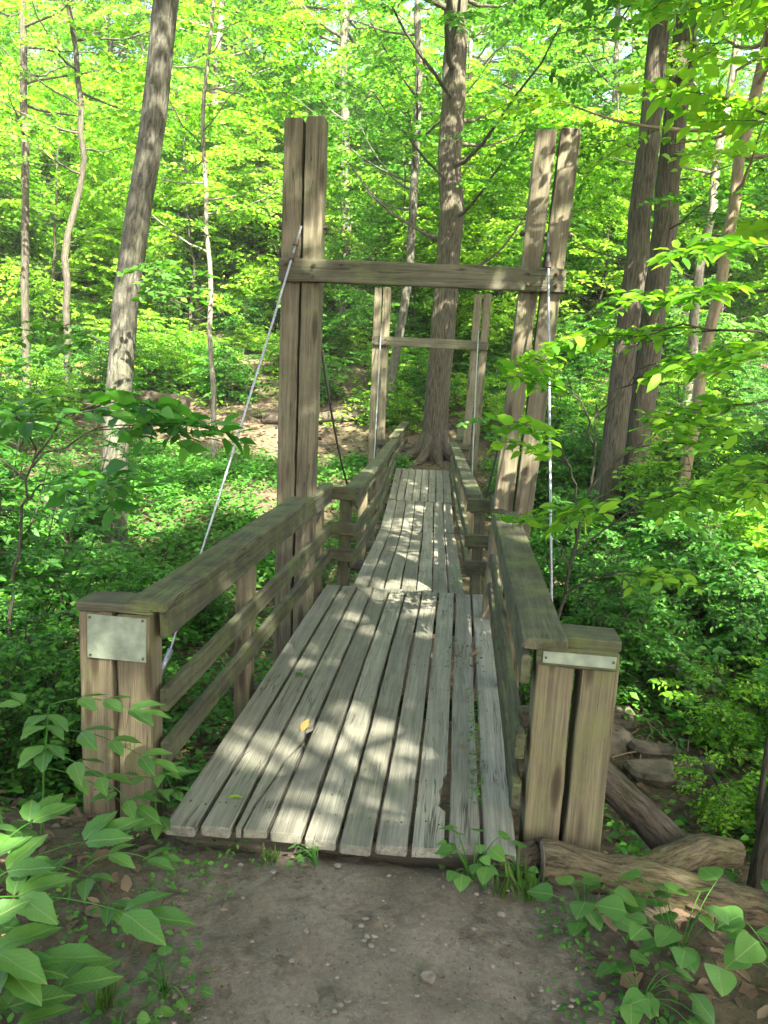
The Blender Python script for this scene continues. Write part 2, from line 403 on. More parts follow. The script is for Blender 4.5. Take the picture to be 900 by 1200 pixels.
def path_mat():
    m, t, p, out = mat('packed_dirt'); g = G(t); pos = g.n('ShaderNodeNewGeometry').outputs['Position']
    n1 = g.noise(pos, 2.2, 6, .6); n2 = g.noise(pos, 45, 6, .75); n3 = g.noise(pos, 9, 4, .6)
    vo = g.n('ShaderNodeTexVoronoi'); vo.inputs['Scale'].default_value = 55; g.l(pos, vo.inputs['Vector'])
    base = g.mix(g.ramp(n1, [(.3, 0), (.7, 1)]), (.105, .09, .068), (.22, .195, .15))
    base = g.mix(g.ramp(n2, [(.35, .55), (.6, 0)]), base, (.07, .055, .038))
    base = g.mix(g.ramp(vo.outputs['Distance'], [(.08, .5), (.2, 0)]), base, (.26, .23, .175))
    base = g.mix(g.ramp(n3, [(.55, 0), (.75, .5)]), base, (.10, .085, .055))
    g.l(base, p.inputs['Base Color']); p.inputs['Roughness'].default_value = .95; p.inputs['Specular IOR Level'].default_value = .15
    g.l(g.bump(n2, .5, .012, g.bump(n3, .5, .03)), p.inputs['Normal']); return m
M['ground'] = ground_mat(); M['path'] = path_mat()

# ------------------------------------------------------------------ terrain
_Y = [-60, -20, -4, 0, 2.5, 2.85, 3.5, 4.6, 6.6, 8.5, 10, 12.5, 14, 16, 20, 26, 40, 60, 95, 200]
_Z = [4.0, 1.2, .1, -.06, -.075, -.2, -.7, -1.02, -1.08, -.8, -.5, -.05, .12, .42, 1.75, 3.4, 7.9, 14.0, 23, 40]
def hgt(x, y):
    x = np.asarray(x, float); y = np.asarray(y, float)
    ye = y + np.clip((x-.75)*.55, 0, .75)*np.clip(1-(y-6)/6, 0, 1)*np.clip((y-.5)/1.5, 0, 1)
    z = np.interp(ye, _Y, _Z)
    amp = np.clip((np.abs(x)-.8)/2, 0, 1)
    z = z + amp*(.10*np.sin(.9*x+1.3)*np.cos(.8*y+.4) + .05*np.sin(2.1*x+.7*y) ) + .02*np.sin(3.1*x)*np.sin(2.7*y+1)*np.clip(np.abs(x)-.4, 0, 1)
    z = z + np.clip(np.abs(x)-5, 0, 40)*.05*np.clip((y+5)/15, 0, 1) + np.clip(y-16, 0, 60)*.012*np.sin(.21*x+.11*y)
    return z
def axis(pts):
    out = []
    for a, b, st in pts: out += list(np.arange(a, b-1e-6, st))
    return np.array(out+[pts[-1][1]])
def terrain():
    xs = axis([(-160, -40, 8), (-40, -8, 1), (-8, -3, .25), (-3, 3, .08), (3, 8, .25), (8, 40, 1), (40, 160, 8)])
    ys = axis([(-60, -8, 4), (-8, 0, .5), (0, 6, .08), (6, 18, .25), (18, 60, 1), (60, 200, 7)])
    X, Y = np.meshgrid(xs, ys); Z = hgt(X, Y)
    near = np.exp(-((X)**2+(Y-2)**2)/30)
    Z = Z + rng.normal(0, .012, Z.shape)*near
    nx, ny = len(xs), len(ys)
    V = np.column_stack([X.ravel(), Y.ravel(), Z.ravel()])
    i = np.arange((ny-1)*nx).reshape(ny-1, nx)[:, :-1].ravel()
    F = np.column_stack([i, i+1, i+1+nx, i+nx])
    me = bpy.data.meshes.new('ground'); me.from_pydata(V.tolist(), [], F.tolist()); me.materials.append(M['ground'])
    me.polygons.foreach_set('use_smooth', np.ones(len(F), bool))
    o = bpy.data.objects.new('ground', me); COL.objects.link(o); tag(o, kind='structure')
terrain()
def path_edges(y):
    xl = -.84 - .10*math.sin(y*1.7+.5) - .06*math.sin(6*y) - max(0, 1.9-y)*.0 - (.25 if y < 1 else 0)
    xr = .40 + .05*math.sin(y*5) + .10*max(0, 2.5-y) + .03*math.sin(11*y)
    return xl, xr
def build_path():
    ys = np.arange(-5, 2.62, .035); ts = np.linspace(0, 1, 42); V = []; F = []
    for y in ys:
        a, b = path_edges(y)
        a += rng.normal(0, .012); b += rng.normal(0, .012)
        for t in ts:
            x = a+(b-a)*t; e = min(t, 1-t)
            V.append((x, y, float(hgt(x, y)) + .034*min(1, (e*3.0)**.8) - .022 + .006*math.sin(x*17+y*5)*math.sin(y*13-x*4) + (rng.normal(0, .003) if 0 < e else 0)))
    n = len(ts)
    for r in range(len(ys)-1):
        for k in range(n-1): F.append((r*n+k, r*n+k+1, (r+1)*n+k+1, (r+1)*n+k))
    me = bpy.data.meshes.new('path'); me.from_pydata(V, [], F); me.materials.append(M['path'])
    me.polygons.foreach_set('use_smooth', np.ones(len(F), bool))
    o = bpy.data.objects.new('path', me); COL.objects.link(o); tag(o, kind='structure')
build_path()

# ------------------------------------------------------------------ the bridge
X0, X1, YA, YB = -1.015, .31, 2.55, 6.05
def approach_deck():
    r = thing('approach_deck', 'wide grey plank deck at the near end, meeting the dirt path', 'bridge deck', (-.35, 4.3, 0))
    b = MB(); pitch = (X1-X0)/10; wd = pitch-.017; zt, zb = 0., -.04
    for i in range(10):
        xc = X0+pitch*(i+.5); y0 = YA+rng.normal(0, .012)+(.05 if i > 7 else 0); y1 = YB+rng.normal(0, .006)
        dz = rng.normal(0, .002)
        if i == 2:      # split board: a crack runs from its front edge to a hole
            ys = [y0, 2.75, 2.95, 3.1, 3.22, 3.33]; xo = [-.035, -.03, -.005, .004, .03, .05]
            crk = [(xc+o, y) for o, y in zip(xo, ys)]
            b.slab([(xc-wd/2, y0)]+[(x-.004, y) for x, y in crk]+[(xc+.035, 3.40), (xc+.03, 3.46), (xc+wd/2, 3.5), (xc+wd/2, 4.2), (xc+wd/2, 5.2), (xc+wd/2, y1), (xc-wd/2, y1), (xc-wd/2, 4.6), (xc-wd/2, 3.6)], zb, zt)
            b.slab([(x+.006, y) for x, y in crk[:5]]+[(xc+wd/2, 3.30), (xc+wd/2, 2.9), (xc+wd/2, y0+.01)], zb+.002, zt-.004)
        elif i == 7:    # rotten notch on the right edge
            e = xc+wd/2
            b.slab([(xc-wd/2, y0), (e, y0+.01), (e, 2.82), (e-.012, 2.835), (e-.03, 2.86), (e-.022, 2.93), (e-.03, 2.97), (e-.014, 3.03), (e-.016, 3.08), (e, 3.12), (e, 4.2), (e, y1), (xc-wd/2, y1), (xc-wd/2, 4.5)], zb, zt)
        else:
            b.board((xc, y0, dz-.02), (xc, y1, dz-.02), (1, 0, 0), (0, 0, 1), wd*(1+rng.normal(0, .012)), .04, seg=26, jit=.0009, ch=.005, wob=.0015)
    b.build('deck_boards', M['deck'], r)
    for x in (-.96, -.36, .25):
        j = MB(); j.board((x, 2.74, -.13), (x, 6.0, -.13), (0, 0, 1), (1, 0, 0), .17, .05); j.build('joist', M['under'], r)
    s = MB(); s.board((-1.0, 2.66, -.135), (.31, 2.70, -.135), (0, 0, 1), (0, 1, 0), .18, .06); s.build('front_sill', M['under'], r)
    nail = None
    for i in range(10):
        for y in (2.72, 4.4, 5.93):
            for o in (-.034, .034):
                x = X0+pitch*(i+.5)+o+rng.normal(0, .006); yy = y+rng.normal(0, .008); 
                if nail is None:
                    q = MB(); q.tube([(0, 0, -.002), (0, 0, .0018)], .0048, 6); nail = nl = q.build('nail', M['bolt'], loc=(0, 0, 0))
                else: nl = nail.copy(); COL.objects.link(nl)
                nl.parent = r; nl.location = (x-r.location.x, yy-r.location.y, -r.location.z)
    for y in (4.4, 5.98):
        s = MB(); s.board((-1.3, y, -.27), (.6, y, -.27), (0, 0, 1), (0, 1, 0), .1, .1); s.build('crossbeam', M['under'], r)
approach_deck()

SY = np.array([6.05, 7.6, 9.3, 11.0, 12.2, 13.25]); SZ = np.array([-.005, -.10, -.15, -.04, .07, .17])
def span_z(y): return np.interp(y, SY, SZ)
def span_x(y): return np.interp(y, [6, 9.3, 13.2], [-.335, -.44, -.595])
def span_deck():
    r = thing('hanging_deck', 'narrow hanging plank deck that sags between the two timber towers', 'bridge deck', (-.45, 9.5, -.1))
    hw = .465
    for a, bb in ((6.07, 9.29), (9.315, 10.99), (11.015, 13.25)):
        b = MB(); n = 8 if a > 11 else 7; pitch = 2*hw/n
        for i in range(n):
            o = -hw+pitch*(i+.5)
            y0, y1 = a+rng.normal(0, .008), bb+rng.normal(0, .008)
            ym = (y0+y1)/2; sag = float(span_z(ym)) - (float(span_z(y0))+float(span_z(y1)))/2
            p0 = (span_x(y0)+o, y0, span_z(y0)-.02); p1 = (span_x(y1)+o, y1, span_z(y1)-.02)
            b.board(p0, p1, (1, 0, 0), (0, 0, 1), pitch-.012, .04, seg=14, jit=.001, ch=.005, wob=.002)
        b.build('deck_boards', M['span'], r)
    for y in np.arange(6.4, 13.2, 1.15):
        s = MB(); s.board((span_x(y)-.62, y, span_z(y)-.095), (span_x(y)+.62, y, span_z(y)-.095), (0, 0, 1), (0, 1, 0), .09, .09); s.build('joist', M['under'], r)
span_deck()

def approach_rail(sd):
    left = sd < 0
    lab = ('mossy railing left of the near deck ending in two posts with a square plate' if left
           else 'mossy railing right of the near deck ending in two posts with a narrow strip')
    r = thing('deck_railing', lab, 'railing', (-1.1 if left else .42, 4.4, 0), 'railings along the near deck')
    if left:
        pf, px, ptop = 2.87, (-1.425, -1.265), .70
        a, b_, yn, yf = -1.165, -1.02, 2.90, 6.04
    else:
        pf, px, ptop = 2.79, (.412, .566), .68
        a, b_, yn, yf = .318, .315, 2.76, 5.98
    def xi(y): return a+(b_-a)*(y-yn)/(yf-yn)      # inner line of the posts
    for i, x in enumerate(px):
        q = MB(); q.board((x, pf+.07, -.45), (x+(.012 if i and not left else 0), pf+.07, ptop-(.0 if i == 0 else .004)), (1, 0, 0), (0, 1, 0), .138, .14, ch=.006)
        q.build('end_post', M['post'], r)
    q = MB()   # cap piece across the two end posts
    if left: q.board((px[0]-.078, pf+.07, ptop+.0205), (px[1]+.085, pf+.065, ptop+.0225), (0, 1, 0), (0, 0, 1), .155, .04, ch=.012, jit=.003)
    else: q.board((px[0]-.06, pf+.075, ptop+.072), (px[1]+.078, pf+.075, ptop+.067), (0, 1, 0), (0, 0, 1), .17, .042, ch=.006)
    q.build('post_cap', M['rail'], r)
    if not left:
        q = MB(); q.board((px[0]-.075, pf-.001, ptop+.014), (px[1]+.072, pf-.001, ptop+.010), (0, 0, 1), (0, 1, 0), .075, .04); q.build('header_board', M['rail'], r)
    s_ = 1 if left else -1                         # towards the deck
    zn = (.655, .33, .095) if left else (.64, .33, .125); zf = (.745, .46, .25)
    for k in range(3):
        q = MB(); th = .036; y0 = yn-(.0, .0, .0)[k] + (0 if not left else .0)
        q.board((xi(y0)+s_*th/2, y0, zn[k]), (xi(yf)+s_*th/2, yf, zf[k]), (0, 0, 1), (1, 0, 0), .115 if k == 0 else .105, th, ch=.006, jit=.0015)
        q.build('top_rail' if k == 0 else 'lower_rail', M['rail'], r)
    # the broad cap board, cut narrow beside the tower post
    q = MB(); ynot = 5.36; cw = .165; zc = lambda y: (.735 if left else .725)+(.085 if left else .085)*(y-yn)/(yf-yn)
    xc = lambda y, w_: xi(y)+s_*.042-s_*w_/2
    q.board((xc(yn-.03, cw), yn-.03, zc(yn)+(0.004 if left else .028)), (xc(ynot, cw), ynot, zc(ynot)), (1, 0, 0), (0, 0, 1), cw, .042, ch=.006, jit=.0015)
    q.board((xc(ynot+.006, .08), ynot+.006, zc(ynot)+.001), (xc(yf, .08), yf, zc(yf)), (1, 0, 0), (0, 0, 1), .08, .042, ch=.005)
    q.build('cap_rail', M['rail'], r)
    for y in (4.15, 5.9):
        q = MB(); q.board((xi(y)-s_*.05, y, float(hgt(xi(y), y))-.15), (xi(y)-s_*.05, y, zc(y)-.022), (1, 0, 0), (0, 1, 0), .095, .095)
        q.build('post', M['post'], r)
    # three short boards that tie the railing to the hanging span
    for z in (.755, .465, .25):
        q = MB()
        if left: q.board((-1.02, 6.085, z), (-.80, 6.085, z), (0, 0, 1), (0, 1, 0), .105, .04)
        else: q.board((.095, 6.03, z-.02), (.312, 6.03, z-.02), (0, 0, 1), (0, 1, 0), .105, .04)
        q.build('tie_board', M['rail'], r)
approach_rail(-1); approach_rail(1)

def plates():
    o = MB(); o.board((-1.452, 2.862, .600), (-1.206, 2.862, .596), (0, 0, 1), (0, 1, 0), .185, .006, seg=2, jit=0, ch=.002)
    p = o.build('metal_plate', M['plate'], loc=(-1.33, 2.86, .6))
    tag(p, 'blank square grey metal plate across the two left end posts', 'plate')
    for x, z in ((-1.44, .68), (-1.44, .52), (-1.218, .68), (-1.218, .52)):
        q = MB(); q.tube([(x, 2.86, z), (x, 2.855, z)], .006, 6); q.build('screw', M['bolt'], p, loc=(-1.33, 2.86, .6))
    o = MB(); o.board((.36, 2.765, .694), (.625, 2.765, .690), (0, 0, 1), (0, 1, 0), .045, .005, seg=2, jit=0, ch=.0015)
    p = o.build('metal_plate', M['plate'], loc=(.5, 2.765, .69))
    tag(p, 'narrow blank metal strip on the header of the right end posts', 'plate')
    for x in (.37, .615):
        q = MB(); q.tube([(x, 2.764, .692), (x, 2.759, .692)], .005, 6); q.build('screw', M['bolt'], p, loc=(.5, 2.765, .69))
plates()

def span_rail(sd):
    left = sd < 0
    r = thing('span_railing', 'mossy timber railing along the left edge of the hanging span' if left else 'mossy timber railing along the right edge of the hanging span',
              'railing', (-.85 if left else .05, 9.5, 0), 'railings of the hanging span')
    xi = lambda y: span_x(y)+sd*.462
    rh = lambda y: np.interp(y, [6.1, 9.3, 11.2, 13.1], [.80, .87, .74, .51])
    ys = [6.12, 9.3, 11.2, 13.1]
    for k, zr in enumerate((.90, .52, .24)):
        q = MB()
        for a, b in zip(ys[:-1], ys[1:]):
            z0, z1 = span_z(a)+zr*rh(a), span_z(b)+zr*rh(b)
            q.board((xi(a)+sd*.018, a+.003, z0), (xi(b)+sd*.018, b-.003, z1), (0, 0, 1), (1, 0, 0), .115 if k == 0 else .095, .036)
        q.build('top_rail' if k == 0 else 'lower_rail', M['rail'], r)
    q = MB()
    for a, b in zip(ys[:-1], ys[1:]):
        q.board((xi(a)+sd*.03, a-.03, span_z(a)+rh(a)), (xi(b)+sd*.03, b-.034, span_z(b)+rh(b)), (1, 0, 0), (0, 0, 1), .13, .04)
    q.build('cap_rail', M['rail'], r)
    for y in (6.17, 7.7, 9.25, 10.9, 12.95):
        q = MB(); q.board((xi(y)+sd*.085, y, span_z(y)-.14), (xi(y)+sd*.085, y, span_z(y)+rh(y)-.022), (1, 0, 0), (0, 1, 0), .09, .09)
        q.build('post', M['post'] if 7 < y < 12 else M['rail'], r)
span_rail(-1); span_rail(1)

def bolts(b, x, y, z, d=-1, r=.016):
    b.tube([(x, y, z), (x, y+d*.014, z)], r, 6); b.tube([(x, y+d*.014, z), (x, y+d*.03, z)], r*.55, 8)
def tower(label, y, xl, xr, dzl, top, bz, lean, cr):
    r = thing('bridge_tower', label, 'bridge tower', ((xl+xr)/2, y, 0), 'timber towers of the footbridge')
    W_, D_ = .128, .14
    for side, xc in ((-1, xl), (1, xr)):
        tilt = lean if side > 0 else 0.
        for k, o in ((0, -.069), (1, .073)):
            q = MB(); zt = top+(.012 if k else 0)+(0 if side < 0 else -.05); g = float(hgt(xc, y))-.4
            x_at = lambda z: xc+o+tilt*(z-.9)*1.0 + (k-.5)*.006*(z-.5)*(1 if side > 0 else .4)
            q.board((x_at(g), y+D_/2+.002, g), (x_at(zt), y+D_/2+.002, zt), (1, 0, 0), (0, 1, 0), W_, D_, ch=.007, jit=.0016)
            q.build('post', M['tower'], r)
        q = MB(); zr = bz+.30
        xx = xc+tilt*(zr-.9)
        q.tube([(xx-.175, y+.07, zr), (xx+.18, y+.07, zr)], .010, 8)
        q.tube([(xx-.168, y+.07, zr), (xx-.145, y+.07, zr)], .021, 6); q.tube([(xx+.152, y+.07, zr), (xx+.172, y+.07, zr)], .021, 6)
        q.build('through_rod', M['bolt'], r)
    bm = MB(); xa, xb = xl-.14, xr+.155+lean*(bz-.9)
    bm.board((xa, y-.024, bz+.005), (xb, y-.024, bz-.012), (0, 0, 1), (0, 1, 0), .152, .048, ch=.006, jit=.002)
    beam = bm.build('crossbeam', M['beam'], r)
    for x in (xl-.095, xl+.10, xr-.09+lean*(bz-.9), xr+.10+lean*(bz-.9)):
        for dz in (.04, -.035):
            q = MB(); bolts(q, x+rng.normal(0, .006), y-.048, bz+dz+(-.008 if x > 0 else 0)); q.build('bolt', M['bolt'], beam, loc=r.location)
tower('nearer timber tower of paired square posts joined by a mossy crossbeam', 5.40, -1.155, .415, 0, 3.375, 2.385, .045, 0)
tower('farther timber tower of paired posts standing before the broad forest tree', 13.35, -1.435, .215, 0, 3.2, 2.32, .02, 0)

def far_end():
    r = thing('far_railing', 'short timber railing past the farther tower on the left', 'railing', (-1.2, 14.2, .1), 'short railings past the farther tower')
    for z in (.60, .33, .08):
        q = MB(); q.board((-1.42, 13.30, z), (-1.06, 13.30, z), (0, 0, 1), (0, 1, 0), .105, .04); q.build('tie_board', M['rail'], r)
        q = MB(); q.board((-1.12, 13.5, z), (-1.03, 15.2, z+.18), (0, 0, 1), (1, 0, 0), .105, .04); q.build('rail', M['rail'], r)
    q = MB(); q.board((-1.15, 13.46, .675), (-1.06, 15.25, .86), (1, 0, 0), (0, 0, 1), .15, .04); q.build('cap_rail', M['rail'], r)
    for y in (13.75, 15.1):
        q = MB(); q.board((-1.2, y, -.1), (-1.18, y, .68), (1, 0, 0), (0, 1, 0), .1, .1); q.build('post', M['post'], r)
    r = thing('far_railing', 'short timber railing past the farther tower on the right', 'railing', (0, 14.2, .1), 'short railings past the farther tower')
    for z in (.60, .33, .08):
        q = MB(); q.board((-.08, 13.30, z), (.25, 13.30, z), (0, 0, 1), (0, 1, 0), .105, .04); q.build('tie_board', M['rail'], r)
        q = MB(); q.board((-.02, 13.5, z), (.02, 15.0, z+.16), (0, 0, 1), (1, 0, 0), .105, .04); q.build('rail', M['rail'], r)
    q = MB(); q.board((.01, 13.46, .675), (.05, 15.05, .84), (1, 0, 0), (0, 0, 1), .15, .04); q.build('cap_rail', M['rail'], r)
    for y in (13.75, 14.9):
        q = MB(); q.board((.09, y, -.1), (.1, y, .68), (1, 0, 0), (0, 1, 0), .1, .1); q.build('post', M['post'], r)
far_end()

def cable(pts, rad, m, label, group, name='steel_cable', coup=None):
    b = MB(); b.tube(pts, rad, 8); o = b.build(name, m, loc=pts[0], smooth=True); tag(o, label, 'cable', group)
    if group == 'anchor cables':
        P = np.array(pts, float)
        for u in (.06, .11):
            a = P[0]+(P[3]-P[0])*u*2; d = (P[3]-P[0])/np.linalg.norm(P[3]-P[0]); q = MB(); q.tube([a-d*.02, a+d*.02], rad*2.4, 8); q.build('clamp', M['bolt'], o, loc=pts[0])
    if coup is not None:
        q = MB(); q.tube(coup, rad*2.2, 8, cap=True); q.build('turnbuckle', M['steel'], o, loc=pts[0], smooth=True)
def line(a, b, n=10, sag=0):
    t = np.linspace(0, 1, n)[:, None]; p = np.array(a)*(1-t)+np.array(b)*t; p[:, 2] -= sag*4*(t*(1-t))[:, 0]; return p
cable(line((-1.155, 5.40, 2.68), (-1.72, 4.38, -.12), 10, .03).tolist()+[(-1.87, 4.1, -.75)], .008, M['steel'], 'slanting pale steel cable anchored to the bank on the left', 'anchor cables',
      coup=[(-1.70, 4.41, -.03), (-1.745, 4.33, -.2)])
cable(line((.505, 5.40, 2.68), (.60, 4.4, .39), 8, .015).tolist()+[(.66, 3.72, -1.05)], .008, M['steel'], 'pale steel cable dropping steeply outside the right railing of the near deck', 'anchor cables')
for sd in (-1, 1):
    y = np.linspace(5.55, 13.4, 40); xa = -1.15 if sd < 0 else .43; xb = -1.435 if sd < 0 else .22; xm = (-1.05 if sd < 0 else .22)
    t = (y-5.55)/(13.4-5.55); z = .05+2.62*(2*t-1)**2*np.where(t < .5, 1, .98)
    x = np.where(t < .5, xa+(xm-xa)*(2*t), xm+(xb-xm)*(2*t-1))
    k = 20
    cable(np.column_stack([x, y, z])[:k+1].tolist(), .010, M['darkcable'], 'dark sagging cable from the nearer tower down to the %s edge of the span' % ('left' if sd < 0 else 'right'), 'span cables', 'span_cable')
    cable(np.column_stack([x, y, z])[k:].tolist(), .009, M['steel'], 'pale cable from the farther tower down to the %s edge of the span' % ('left' if sd < 0 else 'right'), 'span cables', 'span_cable')

# ------------------------------------------------------------------ vegetation
UP = np.array((0, 0, 1.))
def rot_to(d, up=UP):
    d = np.array(d, float); d /= np.linalg.norm(d); s = np.cross(up, d); s /= np.linalg.norm(s)+1e-9
    return np.column_stack([d, s, np.cross(d, s)])
def make_spray(length=1.0, L=.09, asp=.55, nside=5, gap=.055, droop=.25, flat=.35):
    """a flat twig system: main twig, alternate side twigs, leaves set along each"""
    lb = LB(); tw = []
    def twig(p0, d, ln, k):
        n = max(3, int(ln/.2)+2); t = np.linspace(0, 1, n)
        pts = p0+np.outer(t*ln, d)+np.outer(-droop*ln*t**2, UP)+rng.normal(0, .012, (n, 3))*ln
        tw.append((pts, k)); m = max(2, int(ln/gap)); tt = (np.arange(m)+.6)/m
        tt = np.clip(tt, .12 if k else .25, 1)
        pos = np.column_stack([np.interp(tt, t, pts[:, i]) for i in range(3)])
        sgn = np.where(np.arange(m) % 2, 1, -1); sdv = np.cross(UP, d); sdv /= np.linalg.norm(sdv)+1e-9
        an = np.where(tt > .96, 0, rng.uniform(.65, 1.15, m))
        ax = np.outer(np.cos(an), d)+np.outer(np.sin(an)*sgn, sdv)
        ax += np.column_stack([rng.normal(0, .18, m), rng.normal(0, .18, m), rng.normal(-.22, .25, m)])
        nr = UP+rng.normal(0, flat, (m, 3))
        LL = L*rng.uniform(.6, 1.15, m)
        lb.add(pos, ax, nr, LL, LL*asp*rng.uniform(.85, 1.15, m))
        return pts
    main = twig(np.zeros(3), np.array((1., 0, 0)), length, 0)
    for i in range(nside):
        t = .15+.75*(i+.5)/nside+rng.uniform(-.05, .05); sg = 1 if i % 2 else -1; a = sg*rng.uniform(.6, 1.0)
        p = np.array([np.interp(t, np.linspace(0, 1, len(main)), main[:, j]) for j in range(3)])
        twig(p, np.array((math.cos(a), math.sin(a), rng.normal(.03, .1))), length*(.62-.38*t)*rng.uniform(.8, 1.2), 1)
    return lb.arrays(), tw
SPR = {
    'a': [make_spray(1.0, .112, .64, 6, .05, .35, .62) for _ in range(8)],          # canopy
    'b': [make_spray(.7, .10, .54, 6, .045, .3, .55) for _ in range(8)],      # shrubs
    'c': [make_spray(1.0, .24, .46, 6, .085, .25, .45) for _ in range(6)],  # long pointed leaves
}
def put_spray(acc, tw, kind, p, d, sc, roll=0., twr=.006, leafs=1.):
    (P, A, N, L, W), tws = SPR[kind][rng.integers(len(SPR[kind]))]
    Rm = rot_to(d); 
    if roll: c, s = math.cos(roll), math.sin(roll); Rm = Rm@np.array([[1, 0, 0], [0, c, -s], [0, s, c]])
    acc.add(P@Rm.T*sc+p, A@Rm.T, N@Rm.T, L*sc*leafs, W*sc*leafs)
    for pts, k in tws:
        q = pts@Rm.T*sc+p
        if len(q) > 4: q = q[::2] if (len(q) % 2) else np.vstack([q[::2], q[-1:]])
        tw.tube(q, np.linspace(twr*(1 if k == 0 else .6), twr*.3, len(q)), 3, cap=False)
def curve(p0, d, ln, rise, n=7, wob=.05):
    t = np.linspace(0, 1, n); d = np.array(d, float); p = np.array(p0)+np.outer(t*ln, d); p[:, 2] += rise*ln*t**2
    w_ = np.cumsum(rng.normal(0, wob*ln/n, (n, 3)), axis=0); w_[0] = 0; return p+w_
def trunk_path(base, top, n=14, wob=.03, mid=None):
    t = np.linspace(0, 1, n)[:, None]; b, tp = np.array(base, float), np.array(top, float)
    p = b*(1-t)+tp*t
    if mid is not None: p += np.array(mid)*(4*t*(1-t))
    p[1:-1] += np.cumsum(rng.normal(0, wob, (n-2, 3))*(1, 1, .2), axis=0)*np.sin(np.pi*t[1:-1])
    return p
def tree(name, label, base, top, r0, r1, z0, z1, crad, nl, leaf, bk, kind='a', spl=1.0, per=4, group=None, cat='tree', mid=None, wob=.03, flare=.5,
         nring=12, prof=None, az=None, tpl='q', leafs=1., rise=.7, jit=.03, limbs=None, roots=None, twr=.008, lobe=.06, gaps=False):
    """trunk with limbs, and a crown of leaf sprays on the limbs"""
    r = thing(name, label, cat, base, group); tr = MB()
    base = np.array(base, float); ht = top[2]-base[2]
    b0 = base.copy(); b0[2] -= .25
    P = trunk_path(b0, top, max(10, int(ht*2.2)), wob, mid); t = np.linspace(0, 1, len(P))
    rad = (r0+(r1-r0)*t)*(1+flare*np.exp(-np.maximum(t*ht-.25, 0)*3.2))
    ph = rng.uniform(0, 6, 3)
    lob = lambda s, a: 1+lobe*np.sin(2*a+ph[0]+s*3)+lobe*.7*np.sin(5*a+ph[1])*(.4+.6*math.exp(-s*8))
    tr.tube(P, rad, nring, jit, lobes=lob)
    for rt in (roots or []): tr.tube(rt[0], rt[1], 8, .05)
    acc = LB(); tw = MB()
    at = lambda z: np.array([np.interp(z, P[:, 2], P[:, i]) for i in range(3)])
    rz = lambda z: float(np.interp(z, P[:, 2], rad))
    def limb(p0, d, ln, rr, rs, sprays):
        c = curve(p0, d, ln, rs, 7, .10); tr.tube(c, np.linspace(rr, rr*.25, 7), 6, .03, cap=False)
        for k in range(sprays):
            u = .3+.7*(k+.7)/sprays; u = min(u, 1); q = np.array([np.interp(u, np.linspace(0, 1, 7), c[:, i]) for i in range(3)])
            a = rng.uniform(-1.1, 1.1) if u < .95 else rng.uniform(-.3, .3)
            dd = np.array(d); dd = np.array((dd[0]*math.cos(a)-dd[1]*math.sin(a), dd[0]*math.sin(a)+dd[1]*math.cos(a), rng.normal(.05, .15)))
            put_spray(acc, tw, kind, q, dd, spl*rng.uniform(.75, 1.25), rng.normal(0, .25), twr, leafs)
    prof = prof or (lambda s: .35+.65*math.sin(math.pi*min(1, .15+.8*s)))
    for i in range(nl):
        s = (i+rng.uniform(.2, .8))/nl; z = z0+(z1-z0)*s
        a = rng.uniform(0, 2*np.pi) if az is None else rng.uniform(*az)
        ln = crad*prof(s)*rng.uniform(.7, 1.15); d = (math.cos(a), math.sin(a), rng.uniform(-.05, .25))
        limb(at(z), d, ln, max(.008, min(rz(z)*.45, .012+.012*ln)), rise*rng.uniform(.3, 1.2)*.5, max(2, int(per*ln/crad+.5)))
    for (z, a, ln, rs, ns, rr) in (limbs or []):
        limb(at(z), (math.cos(a), math.sin(a), .15), ln, rr, rs, ns)
    tr.build('trunk', M[bk], r, smooth=True)
    if acc.p and gaps:
        arr = acc.arrays(); k = cut_sun_gaps(arr[0]); acc = LB(); acc.add(*[x[k] for x in arr])
    if acc.p: leaf_obj('crown', [(tpl, acc.arrays(), 0)], [M[leaf], M['bark_dark']], r, twigs=tw)
    return r
# canopy leaves are cut out along the sun rays to light these places: x, y, z, radius
GAPS = [(-.40, 3.05, 0, .24), (-.38, 3.35, 0, .24), (-.35, 3.6, 0, .2), (-.62, 3.3, 0, .14), (-.88, 3.2, 0, .2), (-.55, 2.66, 0, .16), (.02, 2.75, 0, .13),
        (-1.38, 2.87, .40, .15), (-1.24, 2.87, .22, .13), (-1.42, 2.87, .1, .1), (-.55, 7.3, -.1, .2), (-.22, 7.4, -.1, .16), (-.45, 7.75, -.1, .14), (-.2, 7.9, -.1, .13), (-.8, 7.2, -.1, .12),
        (-.86, 7.7, .4, .2), (-1.05, 5.4, .35, .15), (-1.1, 5.9, .4, .14), (-1.1, 3.8, .35, .14), (-1.07, 4.3, .3, .14), (.08, 1.75, 0, .07),
        (-2.3, 4.0, .75, .45), (.6, 4.2, 1.95, .6), (1.2, 4.1, 2.0, .6), (.3, 4.1, 1.5, .4), (2.2, 6.0, 4.2, .9), (1.7, 6.0, 3.7, .7), (2.6, 7.2, .3, .8), (3.6, 8.5, .4, .8), (1.8, 8.2, .2, .6), (2.2, 5.6, .3, .5),
        (-3.2, 5.6, 1.3, .7), (-4.3, 6.6, 1.2, .7), (-2.6, 11, -.2, .9), (-4.5, 10.5, -.2, .9), (.33, 4.3, .8, .12), (.36, 3.3, .75, .1), (-.1, 9.9, 0, .12), (-1.15, 1.9, .3, .25), (.9, 2.4, 0, .16), (.3, 5.0, .3, .15), (2.1, 11, 2.8, .5)]
def cut_sun_gaps(P):
    d = np.array(SUN_DIR); keep = np.ones(len(P), bool)
    for x, y, z, r in GAPS:
        q = P-np.array((x, y, z)); t = q@d; m = np.linalg.norm(q-np.outer(t, d), axis=1)
        keep &= ~((m < r*(1+rng.normal(0, .15, len(P)))+.04) & (t > 0))
    return keep
